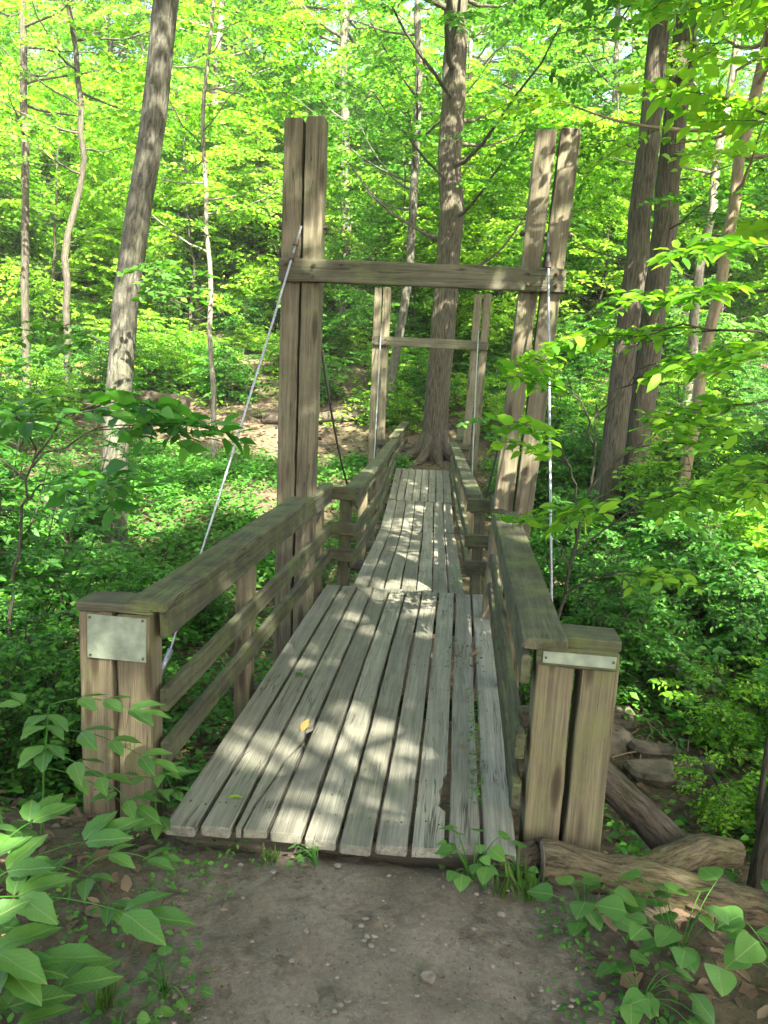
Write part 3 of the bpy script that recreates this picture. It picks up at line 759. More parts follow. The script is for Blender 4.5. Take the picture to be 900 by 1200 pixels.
def gz(x, y): return float(hgt(x, y))
def shrub(name, label, base, h, spread, ns, leaf='leaf_shrub', kind='b', spl=.8, per=7, group=None, cat='shrub', tpl='q', leafs=1., stem=.012, az=None, low=.2):
    r = thing(name, label, cat, base, group); st = MB(); acc = LB(); tw = MB(); base = np.array(base, float)
    for i in range(ns):
        a = rng.uniform(0, 2*np.pi) if az is None else rng.uniform(*az); hh = h*rng.uniform(.6, 1.05); sp = spread*rng.uniform(.3, 1.)
        d = np.array((math.cos(a)*sp/hh, math.sin(a)*sp/hh, 1.)); p0 = base+np.array((rng.normal(0, .06), rng.normal(0, .06), -.08))
        c = curve(p0, d, hh, -.1, 8, .1); st.tube(c, np.linspace(stem, stem*.25, 8), 5, .04, cap=False)
        for k in range(per):
            u = low+(1-low)*(k+.6)/per; q = np.array([np.interp(u, np.linspace(0, 1, 8), c[:, j]) for j in range(3)])
            b = rng.uniform(0, 2*np.pi); put_spray(acc, tw, kind, q, (math.cos(b), math.sin(b), rng.normal(.18, .2)), spl*rng.uniform(.6, 1.15)*(1.1-.35*u), rng.normal(0, .25), .005, leafs)
    st.build('stem', M['bark_dark'], r, smooth=True)
    leaf_obj('foliage', [(tpl, acc.arrays(), 0)], [M[leaf], M['bark_dark']], r, twigs=tw)
    return r

# --- trees one can tell apart
tree('forest_tree', 'big grey mottled tree leaning right, left of the nearer tower', (-4.25, 9., gz(-4.25, 9.)), (-2.15, 9.2, 11.), .165, .125, 6.4, 11.5, 3.0, 16, 'leaf_maple', 'bark_grey', flare=.35, per=6,
     limbs=[(1.9, 2.6, .9, .2, 3, .012), (2.6, -.4, .7, .2, 3, .012), (1.2, 3.6, .8, .1, 3, .01)], tpl='o', mid=(-.5, 0, 0), nring=20)
def croots(cx, cy, z):
    out = []
    for a, ln, r in ((-2.7, 1.2, .10), (-2.1, 1.0, .10), (-1.3, .7, .09), (-.5, .9, .10), (2.6, 1.1, .1), (.6, .9, .1)):
        t = np.linspace(0, 1, 7); x = cx+math.cos(a)*(.12+ln*t); y = cy+math.sin(a)*(.12+ln*t)
        zz = np.maximum(hgt(x, y)-.03, 0)+.55*np.exp(-t*6)
        out.append((np.column_stack([x, y, zz]), np.linspace(r*1.3, r*.45, 7)))
    return out
tree('forest_tree', 'broad brown tree with flared roots standing past the far end of the bridge', (-.45, 14.75, .15), (-.62, 14.9, 13.), .24, .16, 5.4, 13.5, 3.6, 22, 'leaf_maple', 'bark_brown', flare=.35, per=6,
     limbs=[(4.2, 2.7, 2.4, .5, 5, .05), (3.6, .35, 1.5, .7, 4, .045), (4.6, -.9, 2.0, .4, 5, .035), (5.2, -2.2, 2.0, .3, 5, .03)], roots=croots(-.45, 14.75, .15), tpl='o', nring=20)
tree('forest_tree', 'straight brown tree right of the nearer tower, left one of the close pair', (2.08, 11., gz(2.08, 11.)), (2.42, 11.2, 11.), .16, .12, 6.6, 12, 3.2, 18, 'leaf_maple', 'bark_brown', per=6, flare=.25, tpl='o', wob=.02,
     limbs=[(3.4, 2.9, 1.0, .2, 3, .014), (4.8, 2.4, 1.4, .2, 4, .02)], nring=18)
tree('forest_tree', 'darker brown tree right of the nearer tower, right one of the close pair', (2.6, 11.5, gz(2.6, 11.5)), (2.95, 11.8, 11.), .175, .13, 6.6, 12, 3.2, 18, 'leaf_maple', 'bark_brown', per=6, flare=.25, tpl='o', wob=.02,
     limbs=[(4.6, .3, 1.5, .2, 4, .02), (3.9, -1.4, 1.2, .1, 4, .016)], nring=18)
tree('forest_tree', 'slanting tan tree leaning right at the right edge of the picture', (2.72, 10., gz(2.72, 10.)), (3.55, 10.1, 7.6), .085, .06, 4.0, 7.5, 2.2, 12, 'leaf_yellow', 'bark_tan', per=5, flare=.2, tpl='o', wob=.04, nring=14)
tree('forest_sapling', 'slender curved sapling rising from the leaf litter left of the nearer tower', (-4.2, 13., gz(-4.2, 13.)), (-4.3, 13.1, 7.6), .055, .025, 3.6, 7.4, 1.8, 14, 'leaf_canopy', 'bark_pale', per=5, flare=.15, wob=.05, mid=(-.12, 0, 0))
tree('forest_tree', 'thin dark straight tree at the far left edge of the picture', (-9.5, 16.2, gz(-9.5, 16.2)), (-9.25, 16.2, 11.), .09, .055, 6, 11, 2.4, 14, 'leaf_canopy', 'bark_dark', per=5, flare=.2, wob=.03)
tree('forest_tree', 'thin wavy dark tree between the left edge and the leaning grey tree', (-8.4, 16., gz(-8.4, 16.)), (-8.35, 16., 11.), .075, .05, 5.5, 11, 2.4, 14, 'leaf_canopy', 'bark_dark', per=5, flare=.2, wob=.06)
tree('forest_tree', 'slim grey forked tree just left of the broad brown tree', (-1.62, 17., gz(-1.62, 17.)), (-1.45, 17., 11.), .10, .06, 5, 11, 2.3, 14, 'leaf_canopy', 'bark_grey', per=5, flare=.2, wob=.05,
     limbs=[(5.6, 2.5, 1.6, .8, 4, .03)])
tree('forest_tree', 'slim pale tree standing between the brown pair and the slanting tan tree', (4.3, 15.5, gz(4.3, 15.5)), (4.75, 15.6, 10.5), .10, .06, 5.5, 10.5, 2.4, 14, 'leaf_canopy', 'bark_pale', per=5, flare=.2, wob=.05)
tree('forest_sapling', 'thin dark sapling trunk at the lower right edge beside the creek', (1.60, 3.62, gz(1.60, 3.62)), (1.75, 3.75, 4.2), .045, .025, 2.2, 4.2, 1.3, 8, 'leaf_maple', 'bark_brown', per=4, flare=.2, tpl='o', spl=.7)

# --- prototypes repeated through the forest
def scatter(protos, spots, labels, group):
    used = [False]*len(protos); k = 0
    for (x, y, sc) in spots:
        i = k % len(protos); k += 1
        loc = (x, y, gz(x, y)-.05); rz = rng.uniform(0, 6.28)
        if not used[i]:
            o = protos[i]; used[i] = True; o.location = loc; o.rotation_euler = (0, 0, rz); o.scale = (sc,)*3
        else:
            o = dup(protos[i], loc, rz, sc)
        o['label'] = labels[i]; o['group'] = group
def spots(n, xr, yr, dmin, ok=lambda x, y: True, sc=(.8, 1.2), tries=6000):
    out = []
    for _ in range(tries):
        if len(out) >= n: break
        y = rng.uniform(*yr); hw = xr(y); x = rng.uniform(*hw)
        if ok(x, y) and all((x-a)**2+(y-b)**2 > dmin**2 for a, b, _ in out): out.append((x, y, rng.uniform(*sc)))
    return out
fr = lambda pad: (lambda y: (-.63*y-pad, .38*y+pad))
G1 = 'slim trees on the far hillside'
tall = [tree('hillside_tree', 'x', (0, 0, 0), (rng.normal(0, .7), rng.normal(0, .5), 13.+i), .13+.02*i, .05, 5.0, 13.5+i, 3.2, 46, 'leaf_canopy', bk, per=8, leafs=1.2, group=G1, wob=.05, nring=9)
        for i, bk in enumerate(('bark_pale', 'bark_grey', 'bark_tan'))]
scatter(tall, spots(42, fr(5), (20, 62), 3.2, lambda x, y: abs(x+1) > 1.2 or y > 26), ['tall pale trunked tree with bright leaves on the far hillside', 'tall grey trunked tree with bright leaves on the far hillside', 'tall tan trunked tree with bright leaves on the far hillside'], G1)
G2 = 'leafy understory trees beyond the bridge'
und = [tree('understory_tree', 'x', (0, 0, 0), (rng.normal(0, .5), rng.normal(0, .4), 5.2+.5*i), .045, .012, .6, 5.2+.5*i, 2.1, 46, lf, 'bark_dark', per=6, leafs=lz, group=G2, wob=.06, nring=7, prof=lambda s: .55+.45*math.sin(math.pi*s))
       for i, (lf, lz) in enumerate((('leaf_canopy', .95), ('leaf_yellow', 1.1), ('leaf_canopy', 1.3), ('leaf_maple', 1.05)))]
scatter(und, spots(270, fr(3), (19.5, 58), 1.4, lambda x, y: y > 24 or rng.random() < .2), ['small slim tree with flat tiers of bright leaves on the far slope', 'small slim tree with yellow green leaves on the far slope',
         'slightly taller slim tree with flat tiers of leaves on the far slope', 'small slim tree with mid green leaves on the far slope'], G2)
G3 = 'leafy shrubs on the slopes'
shr = [shrub('leafy_shrub', 'x', (0, 0, 0), 1.5+.2*i, .8, 11, lf, per=9, group=G3, leafs=1.25) for i, lf in enumerate(('leaf_shrub', 'leaf_canopy', 'leaf_shrub', 'leaf_maple'))]
okr = lambda x, y: not (-2.2 < x < 1.2 and y < 17) and not (-7 < x < 0 and y < 17.5)
scatter(shr, spots(170, fr(2), (11, 38), 1.15, okr), ['low shrub of mid green leaves on the slope', 'low shrub of bright green leaves on the slope', 'rounded shrub of mid green leaves on the slope', 'taller shrub of dark green leaves on the slope'], G3)

# --- trees over and behind the path, added to shade the bridge
G4 = 'added shade trees around the path'
cs = [(4.2, 2.6, 'tall shade tree added at the right of the path level with the end posts'), (3.3, -3.7, 'tall shade tree added at the right a few steps behind the path'), (5.7, -.3, 'tall shade tree added farther out at the right of the path'),
      (3.7, -5.9, 'tall shade tree added behind the path between two others at the right'), (5.6, -6.0, 'tall shade tree added far behind the path at the right'), (-3.2, -2.8, 'tall shade tree added behind the path at the left'), (1.0, -9.5, 'tallest shade tree added far behind the path'), (5.2, 7.4, 'tall shade tree added at the right beyond the end posts'), (-2.7, 1.2, 'tall shade tree added at the left of the path before the end posts')]
rng = np.random.default_rng(77)
for x, y, lab in cs:
    tree('added_shade_tree', lab, (x, y, gz(x, y)), (x+rng.normal(0, .4), y+rng.normal(0, .4), 13.3), .2, .08, 5.0, 13.3, 4.1, 42, 'leaf_maple', 'bark_brown', per=9, leafs=1.6, group=G4, nring=10, gaps=True)

# ------------------------------------------------------------------ nearer shrubs and saplings
G5 = 'shrubs along the far bank'
bnk = [(x, y, rng.uniform(.55, .95)) for x, y in ((-9.5, 17.2), (-7.9, 17.9), (-6.6, 18.4), (-8.8, 19.3), (-1.4, 16.6), (.8, 16.4), (1.8, 15.2), (3.0, 15.8), (4.2, 14.2), (5.4, 15.5), (-10.4, 14.5), (-8.4, 14.2), (6.3, 13.0), (.3, 18.0), (-4.6, 19.8), (-1.2, 19.0), (-7.2, 20.2), (-5.9, 21.2), (-9.9, 20.8), (-3.0, 20.6), (-2.0, 21.8), (1.2, 19.4), (2.4, 18.2), (3.8, 17.6), (-8.4, 22.0), (-11.2, 18.0), (5.4, 18.4), (.2, 20.8))]
bs = [shrub('bank_shrub', 'x', (0, 0, 0), 1.7, 1.0, 12, lf, per=9, group=G5, leafs=1.3, spl=.9) for lf in ('leaf_canopy', 'leaf_yellow')]
scatter(bs, bnk, ['bright green shrub on the far bank at the foot of the hillside', 'yellow green shrub on the far bank at the foot of the hillside'], G5)
G6 = 'dense shrubs left of the bridge'
ls = [shrub('dense_shrub', 'x', (0, 0, 0), h, .75, 14, 'leaf_shrub', per=10, group=G6, spl=.66, tpl='o', stem=.010, leafs=1.3) for h in (2.1, 1.7, 2.5)]
lsp = [(-3.3, 5.2, 1.2), (-2.7, 4.5, .95), (-4.2, 6.0, 1.3), (-3.0, 6.6, .8), (-5.2, 6.9, 1.35), (-4.0, 7.6, 1.0), (-2.5, 3.6, .7), (-3.6, 4.4, 1.), (-5.8, 8.6, 1.35), (-6.9, 9.5, 1.45), (-2.35, 5.5, .45), (-2.2, 4.2, .42), (-2.6, 7.6, .4), (-3.8, 8.1, .55), (-4.7, 8.3, .6)]
scatter(ls, lsp, ['tall dark stemmed shrub crowding the ravine left of the bridge', 'shorter dense shrub crowding the ravine left of the bridge', 'tallest dark stemmed shrub crowding the ravine left of the bridge'], G6)
shrub('sunlit_shrub', 'low sunlit yellow green shrub just left of the left end posts', (-2.35, 4.05, gz(-2.35, 4.05)), 1.15, .55, 6, 'leaf_yellow', per=5, spl=.45, tpl='o', leafs=.9)
G7 = 'shrubs on the slope right of the bridge'
rs = [shrub('slope_shrub', 'x', (0, 0, 0), h, .8, 13, lf, per=10, group=G7, spl=.66, tpl='o', stem=.009, leafs=1.35) for h, lf in ((1.3, 'leaf_shrub'), (1.0, 'leaf_canopy'), (1.6, 'leaf_shrub'))]
rsp = [(1.7, 6.8, 1.), (2.6, 6.0, .9), (3.2, 7.4, 1.05), (2.4, 8.6, 1.3), (3.9, 8.9, 1.5), (1.3, 8.0, .85), (2.9, 4.9, .9), (2.1, 4.6, .62), (4.2, 6.6, 1.), (1.5, 9.8, .9), (3.4, 10.4, 1.5), (4.8, 11.2, 1.5), (1.3, 11.6, .8), (5.4, 9.6, 1.1), (2.2, 12.8, 1.), (.95, 6.2, .55), (3.6, 12.9, 1.0)]
scatter(rs, rsp, ['leafy shrub on the ravine slope right of the bridge', 'low bright shrub on the ravine slope right of the bridge', 'taller leafy shrub on the ravine slope right of the bridge'], G7)

def twig_sapling(name, label, base, stem_pts, limbs, leaf, tpl='o', kind='c', r0=.013, spl=.55, leafs=1., cat='sapling'):
    """a sapling given by its stem and by limbs (start fraction, end point, sprays)"""
    r = thing(name, label, cat, base); st = MB(); acc = LB(); tw = MB()
    sp = np.array([base]+stem_pts, float); sp[0, 2] -= .1
    t = np.linspace(0, 1, len(sp)); tt = np.linspace(0, 1, 16)
    P = np.column_stack([np.interp(tt, t, sp[:, i]) for i in range(3)]); P[1:-1] += rng.normal(0, .008, (14, 3))
    st.tube(P, np.linspace(r0, r0*.35, 16), 7, .05, cap=False)
    for f, end, n in limbs:
        p = np.array([np.interp(f, tt, P[:, i]) for i in range(3)]); e = np.array(end, float); d = e-p
        u = np.linspace(0, 1, 8)[:, None]; c = p+d*u+np.array((0, 0, .10))*np.linalg.norm(d)*(4*u*(1-u)); c[1:-1] += rng.normal(0, .012, (6, 3))
        st.tube(c, np.linspace(r0*.55, r0*.18, 8), 5, .05, cap=False)
        for k in range(n):
            v = .35+.65*(k+.8)/n; v = min(v, 1.); q = np.array([np.interp(v, u[:, 0], c[:, i]) for i in range(3)])
            a = rng.uniform(-.8, .8) if k < n-1 else 0.; hd = d/np.linalg.norm(d)
            dd = np.array((hd[0]*math.cos(a)-hd[1]*math.sin(a), hd[0]*math.sin(a)+hd[1]*math.cos(a), hd[2]*.4+.02))
            put_spray(acc, tw, kind, q, dd, spl*rng.uniform(.75, 1.15), rng.normal(0, .2), .004, leafs)
    st.build('stem', M['bark_dark'], r, smooth=True)
    leaf_obj('foliage', [(tpl, acc.arrays(), 0)], [M[leaf], M['bark_dark']], r, twigs=tw)
    return r
twig_sapling('forked_sapling', 'dark stemmed forked sapling with pointed leaves before the right nearer tower post', (.62, 4.35, gz(.62, 4.35)), [(.60, 4.3, .2), (.68, 4.3, .75), (.74, 4.3, 1.2), (.74, 4.35, 1.6)],
             [(.45, (.48, 4.1, .95), 1), (.5, (1.15, 4.2, 1.15), 3), (.62, (.50, 4.05, 1.4), 2), (.7, (1.2, 4.4, 1.5), 3), (.85, (.52, 4.1, 1.75), 3), (.95, (.95, 4.2, 1.8), 3), (.4, (.95, 4.0, .75), 2), (.55, (.6, 3.8, 1.1), 2)], 'leaf_canopy', spl=.42, leafs=1.)
twig_sapling('leaning_sapling', 'sapling at the right edge whose long branches of pointed leaves reach the nearer tower', (1.95, 4.5, gz(1.95, 4.5)), [(1.95, 4.5, .2), (1.9, 4.45, 1.2), (1.85, 4.4, 2.0), (1.8, 4.4, 2.6)],
             [(.72, (.85, 4.25, 1.95), 4), (.8, (1.1, 4.1, 2.15), 3), (.75, (1.35, 3.9, 1.85), 3), (.62, (1.2, 4.0, 1.55), 3), (.55, (1.5, 3.8, 1.3), 3), (.9, (1.35, 4.2, 2.4), 3), (.5, (1.4, 4.2, 1.15), 2)], 'leaf_canopy', r0=.018, spl=.46)
twig_sapling('leaning_sapling', 'sapling with bare crooked twigs and sunlit leaves at the upper right', (3.3, 6.6, gz(3.3, 6.6)), [(3.3, 6.6, 1.0), (3.1, 6.5, 2.6), (2.95, 6.4, 3.6), (2.8, 6.3, 4.6)],
             [(.62, (1.6, 5.9, 3.7), 5), (.7, (1.9, 5.6, 4.1), 5), (.78, (1.45, 6.1, 4.5), 5), (.86, (2.0, 5.6, 4.7), 4), (.66, (2.4, 5.4, 3.3), 4), (.95, (1.9, 6.0, 5.1), 4), (.55, (2.2, 5.6, 2.8), 4)], 'leaf_yellow', r0=.03, spl=.6)
twig_sapling('broad_leaved_sapling', 'sapling with broad flat leaves held out level above the left end posts', (-2.45, 3.85, gz(-2.45, 3.85)), [(-2.4, 3.85, .3), (-2.3, 3.85, .9), (-2.2, 3.85, 1.3)],
             [(.85, (-1.55, 3.8, 1.40), 3), (.9, (-1.75, 3.6, 1.5), 2), (.8, (-2.5, 3.5, 1.35), 2), (.95, (-2.1, 3.3, 1.45), 2), (.7, (-2.0, 3.7, 1.1), 2)], 'leaf_shrub', spl=.5, leafs=1.15)

# ------------------------------------------------------------------ ground cover, litter (nobody could count these)
def cover(name, n, sampler, hr, L, leaves, leafm, tpl='q', asp=.62):
    p = sampler(n); n = len(p); h = rng.uniform(*hr, n); z = hgt(p[:, 0], p[:, 1])
    lb = LB(); k = leaves
    a = rng.uniform(0, 6.28, (n, 1))+np.arange(k)[None, :]*2.4; hh = (z+0)[:, None]+h[:, None]*np.linspace(.45, 1, k)[None, :]
    lean = rng.normal(0, .25, (n, 2)); fx = np.linspace(.45, 1, k)[None, :]*h[:, None]
    rr = .012+rng.uniform(.0, .035, (n, k))
    P = np.stack([p[:, :1]+lean[:, :1]*fx+np.cos(a)*rr, p[:, 1:2]+lean[:, 1:]*fx+np.sin(a)*rr, hh], -1).reshape(-1, 3)
    A = np.stack([np.cos(a), np.sin(a), rng.normal(-.1, .3, (n, k))], -1).reshape(-1, 3)
    N = UP+rng.normal(0, .35, P.shape); LL = (L*rng.uniform(.55, 1.2, (n, 1))*rng.uniform(.7, 1.1, (n, k))).ravel()
    lb.add(P, A, N, LL, LL*asp)
    tw = MB()
    o = leaf_obj(name, [(tpl, lb.arrays(), 0)], [M[leafm]]); tag(o, kind='stuff'); return o
def patchy(xr, yr, f):
    def s(n):
        x = rng.uniform(*xr, n*6); y = rng.uniform(*yr, n*6)
        d = .5+.25*np.sin(1.3*x+.6*y+.4)+.25*np.sin(.7*x-1.7*y)+.15*np.sin(3.1*x+2.3*y)
        k = (rng.random(n*6) < np.clip(d, .05, 1)) & f(x, y); return np.column_stack([x, y])[k][:n]
    return s
offdeck = lambda x, y: ~((x > -1.05) & (x < .36) & (y > 2.3) & (y < 13.4))
cover('terrace_ground_cover', 5200, patchy((-8, -.9), (7.2, 14.2), offdeck), (.05, .26), .10, 6, 'leaf_cover')
cover('slope_ground_cover', 3900, patchy((.5, 7.5), (5.2, 14.5), offdeck), (.05, .3), .10, 6, 'leaf_cover')
cover('ravine_ground_cover', 1500, patchy((-6, -1.3), (3.0, 7.2), offdeck), (.04, .25), .07, 5, 'leaf_shrub', 'o')
cover('creek_bank_ground_cover', 700, patchy((.95, 4.5), (3.0, 5.2), lambda x, y: offdeck(x, y) & ~((x > 1.1) & (x < 1.95) & (y > 4.9))), (.04, .22), .07, 5, 'leaf_shrub', 'o')
cover('hillside_ground_cover', 14000, patchy((-36, 22), (16.5, 60), lambda x, y: (x > -.63*y-3) & (x < .38*y+3)), (.1, .5), .17, 6, 'leaf_canopy')
def litter(name, n, sampler, L, mt='litter', tpl='o', lift=.012):
    p = sampler(n); n = len(p); z = hgt(p[:, 0], p[:, 1])+lift*rng.uniform(.3, 1.6, n); a = rng.uniform(0, 6.28, n)
    LL = L*rng.uniform(.45, 1.15, n)
    o = leaf_obj(name, [(tpl, (np.column_stack([p, z]), np.column_stack([np.cos(a), np.sin(a), rng.normal(.08, .22, n)]), UP+rng.normal(0, .32, (n, 3)), LL, LL*rng.uniform(.35, .65, n)), 0)], [M[mt]])
    tag(o, kind='stuff'); return o
uni = lambda xr, yr, f: (lambda n: (lambda q: q[f(q[:, 0], q[:, 1])][:n])(np.column_stack([rng.uniform(*xr, n*4), rng.uniform(*yr, n*4)])))
def notpath(x, y):
    return offdeck(x, y) & ~((x > -.85) & (x < .45) & (y < 2.6))
litter('near_leaf_litter', 5200, uni((-3.2, 2.4), (.6, 6.5), notpath), .075)
litter('bank_leaf_litter', 9000, uni((-9, 6), (6.5, 17), offdeck), .11)
litter('hillside_leaf_litter', 12000, uni((-30, 16), (14, 45), lambda x, y: (x > -.63*y-3) & (x < .38*y+3)), .17, tpl='q')
litter('path_leaf_litter', 420, uni((-.85, .5), (.9, 2.5), lambda x, y: (np.abs(x+.2)+rng.normal(0, .15, len(x)) > .30) | (y > 2.3)), .016, lift=.03)
cover('path_edge_sprouts', 260, uni((-1.3, .75), (1.2, 2.62), lambda x, y: (x < -.72+rng.normal(0, .08, len(x))) | (x > .42+rng.normal(0, .07, len(x))) | ((y > 2.47) & (np.sin(x*9) > .1) & (y < 2.53))), (.015, .07), .028, 5, 'leaf_cover', 'o')
def twigs_stuff():
    b = MB(); r = np.random.default_rng(3)
    for i in range(190):
        if i < 120: x, y = (r.uniform(-1.4, 1.3) if i % 3 else r.choice((-.75, .45))+r.normal(0, .12)), r.uniform(1.2, 2.55)
        if i < 120 and -.6 < x < .3 and i % 2: continue
        else: x, y = r.choice((-1, 1))*r.uniform(1.2, 3.), r.uniform(2.6, 6)
        ln = r.uniform(.05, .25)*(1 if i < 120 else 3); a = r.uniform(0, 6.28); t = np.linspace(-.5, .5, 5)*ln
        px = x+np.cos(a)*t; py = y+np.sin(a)*t
        if np.any((px > -1.05) & (px < .34) & (py > 2.45)): continue
        pz = hgt(px, py)+(.036 if i < 120 else .05*r.uniform(.2, 2))
        b.tube(np.column_stack([px+r.normal(0, ln*.03, 5), py+r.normal(0, ln*.03, 5), pz]), r.uniform(.0012, .0035)*(1 if i < 120 else 2), 5, cap=False)
    tag(b.build('fallen_twigs', M['bark_tan']), kind='stuff')
twigs_stuff()
litter('path_grit', 1500, uni((-.9, .6), (1.0, 2.52), lambda x, y: x < 9), .013, tpl='q', lift=.034)
def rock_mb(b, c, sz, seed, n=10):
    r = np.random.default_rng(seed); vs = []; f = []; m = 7
    for i in range(m+1):
        th = math.pi*i/m
        for j in range(n):
            ph = 2*math.pi*j/n; d = np.array((math.sin(th)*math.cos(ph), math.sin(th)*math.sin(ph), math.cos(th)))
            k = 1+.16*math.sin(3*d[0]+seed)+.16*math.sin(4*d[1]+2*seed)+.12*math.sin(5*d[2]+seed*3)+r.normal(0, .03)
            d = np.sign(d)*np.abs(d)**.75
            vs.append(np.array(c)+d*np.array(sz)*k)
    for i in range(m):
        for j in range(n): f.append((i*n+j, (i+1)*n+j, (i+1)*n+(j+1) % n, i*n+(j+1) % n))
    b.add(np.array(vs), f)
def pebbles():
    b = MB(); r = np.random.default_rng(8)
    for i in range(170):
        x, y = r.uniform(-.75, .5), r.uniform(1.1, 2.5); s = r.uniform(.003, .009)*(2.2 if i < 8 else 1)
        rock_mb(b, (x, y, float(hgt(x, y))+.026), (s*1.3, s, s*.6), i, 6)
    tag(b.build('path_pebbles', M['pebble'], smooth=True), kind='stuff')
pebbles()
G8 = 'flat rocks beside the creek'
for i, (x, y, s, lab) in enumerate(((1.34, 5.75, .24, 'flat brown rock at the creek nearest the right end posts'), (1.62, 5.62, .20, 'squarish brown rock in the middle of the creek rocks'), (1.86, 5.45, .16, 'small brown rock at the right end of the creek rocks'),
                                    (1.50, 5.28, .22, 'low broad rock in front of the other creek rocks'), (1.42, 6.15, .24, 'flat brown rock behind the other creek rocks'), (1.72, 5.12, .10, 'smallest rock lying before the low broad creek rock'))):
    b = MB(); s *= .62; z = gz(x, y)+.03; rock_mb(b, (x, y, z), (s*1.25, s*.9, s*.55), i+3, 14); tag(b.build('creek_rock', M['rock'], loc=(x, y, z-.1), smooth=False), lab, 'rock', G8)

# ------------------------------------------------------------------ logs
def log(name, label, pts, rad, m, branch=None, group=None):
    pts = np.array(pts, float); t = np.linspace(0, 1, len(pts)); tt = np.linspace(0, 1, 18)
    P = np.column_stack([np.interp(tt, t, pts[:, i]) for i in range(3)]); P[1:-1] += rng.normal(0, .004, (16, 3)); R = np.interp(tt, np.linspace(0, 1, len(rad)), rad)
    r = thing(name, label, 'log', tuple(pts[len(pts)//2]), group); b = MB(); ph = rng.uniform(0, 6)
    b.tube(P, R, 18, .025, cap=False, lobes=lambda s, a: 1+.05*np.sin(2*a+ph+s*.8)+.03*np.sin(5*a+s*1.5)+.04*math.sin(s*17)); b.build('bark', M[m], r, smooth=True)
    for i, d in ((0, P[0]-P[1]), (-1, P[-1]-P[-2])):
        d = d/np.linalg.norm(d); q = MB(); q.tube([P[i]-d*.004, P[i]+d*.003], [R[i]*1.0, R[i]*.93], 18, .03); q.build('cut_end', M['cut'] if m == 'log' else M[m], r)
    if branch:
        bp, br = branch; bp = np.array(bp, float); t = np.linspace(0, 1, len(bp)); tt = np.linspace(0, 1, 12)
        Q = np.column_stack([np.interp(tt, t, bp[:, i]) for i in range(3)]); q = MB(); q.tube(Q, np.interp(tt, np.linspace(0, 1, len(br)), br), 14, .04, lobes=lambda s, a: 1+.08*np.sin(3*a+s*5)); q.build('branch', M[m], r, smooth=True)
log('fallen_log', 'mossy forked log with a sawn end lying against the right end posts', [(.40, 2.64, -.06), (.8, 2.63, -.10), (1.2, 2.66, -.18)], [.078, .084, .076], 'log',
    ([(.70, 2.68, -.14), (.88, 2.82, -.15), (1.08, 2.96, -.145), (1.24, 3.03, -.18)], [.045, .064, .068, .056]))
log('fallen_log', 'short dark log stub at the foot of the right end posts', [(.21, 2.56, -.055), (.41, 2.72, -.06)], [.055, .05], 'logdark')
log('fallen_log', 'rotten dark log leaning behind the right end posts', [(.62, 3.35, .05), (1.0, 3.05, -.2), (1.35, 2.82, -.42)], [.075, .075, .06], 'logdark')
log('fallen_log', 'grey weathered log half buried below the mossy forked log', [(.72, 2.72, -.17), (1.1, 2.38, -.26), (1.5, 2.1, -.34)], [.05, .055, .05], 'logdark')
log('fallen_log', 'thick dark log on the far bank behind the leaning grey tree', [(-7.6, 17.1, gz(-7.6, 17.1)+.1), (-6.1, 16.9, gz(-6.1, 16.9)+.2)], [.17, .14], 'logdark')
log('fallen_log', 'dark log on the leaf litter seen between the nearer and farther towers', [(-4.3, 16.6, gz(-4.3, 16.6)+.1), (-1.9, 17.0, gz(-1.9, 17)+.08)], [.13, .10], 'logdark')

# ------------------------------------------------------------------ foreground plants
def stem_tube(b, pts, r=.003): b.tube(pts, np.linspace(r, r*.5, len(pts)), 6, cap=False)
def compound(lb, st, p0, p1, pairs, L, arch=.04, asp=.54):
    p0, p1 = np.array(p0, float), np.array(p1, float); t = np.linspace(0, 1, 9)[:, None]
    c = p0*(1-t)+p1*t; c[:, 2] += arch*4*(t*(1-t))[:, 0]; stem_tube(st, c, .0025)
    d = p1-p0; ln = np.linalg.norm(d); d /= ln; sd = np.cross(UP, d); sd /= np.linalg.norm(sd)
    for k in range(pairs):
        u = .35+.58*k/max(1, pairs-1) if pairs > 1 else .6
        q = np.array([np.interp(u, t[:, 0], c[:, i]) for i in range(3)])
        for s_ in (-1, 1):
            a = d*.85+sd*s_*.55+np.array((0, 0, rng.normal(.02, .08))); l_ = L*1.22*rng.uniform(.82, 1.05)
            lb.add(q+sd*s_*.006, a, UP+sd*s_*.2+rng.normal(0, .12, 3), l_, l_*asp)
    lb.add(c[-1], d+np.array((0, 0, -.02)), UP+rng.normal(0, .1, 3), L*1.25, L*1.25*asp)
def seedling(name, label, base, stem, leaves, mt='leaf_fore', group=None):
    """stem: points; leaves: (from fraction of the stem, end point, leaflet pairs, leaflet length)"""
    r = thing(name, label, 'plant', base, group); lb = LB(); st = MB()
    sp = np.array([base]+stem, float); sp[0, 2] -= .03; stem_tube(st, sp, .005); t = np.linspace(0, 1, len(sp))
    for f, e, n, L in leaves:
        compound(lb, st, [np.interp(f, t, sp[:, i]) for i in range(3)], e, n, L)
    st.build('stem', M['leaf_shrub'], r, smooth=True); leaf_obj('leaves', [('f', lb.arrays(), 0)], [M[mt]], r)
seedling('leafy_seedling', 'seedling with tiers of level paired leaflets in front of the left end posts', (-1.48, 2.52, gz(-1.48, 2.52)), [(-1.46, 2.52, .2), (-1.42, 2.5, .46)],
         [(1., (-1.10, 2.52, .45), 3, .105), (.95, (-1.30, 2.25, .42), 3, .10), (.8, (-1.03, 2.46, .30), 3, .10), (.62, (-1.05, 2.38, .17), 3, .10), (.5, (-1.08, 2.5, .05), 2, .09), (.9, (-1.7, 2.5, .44), 2, .09)])
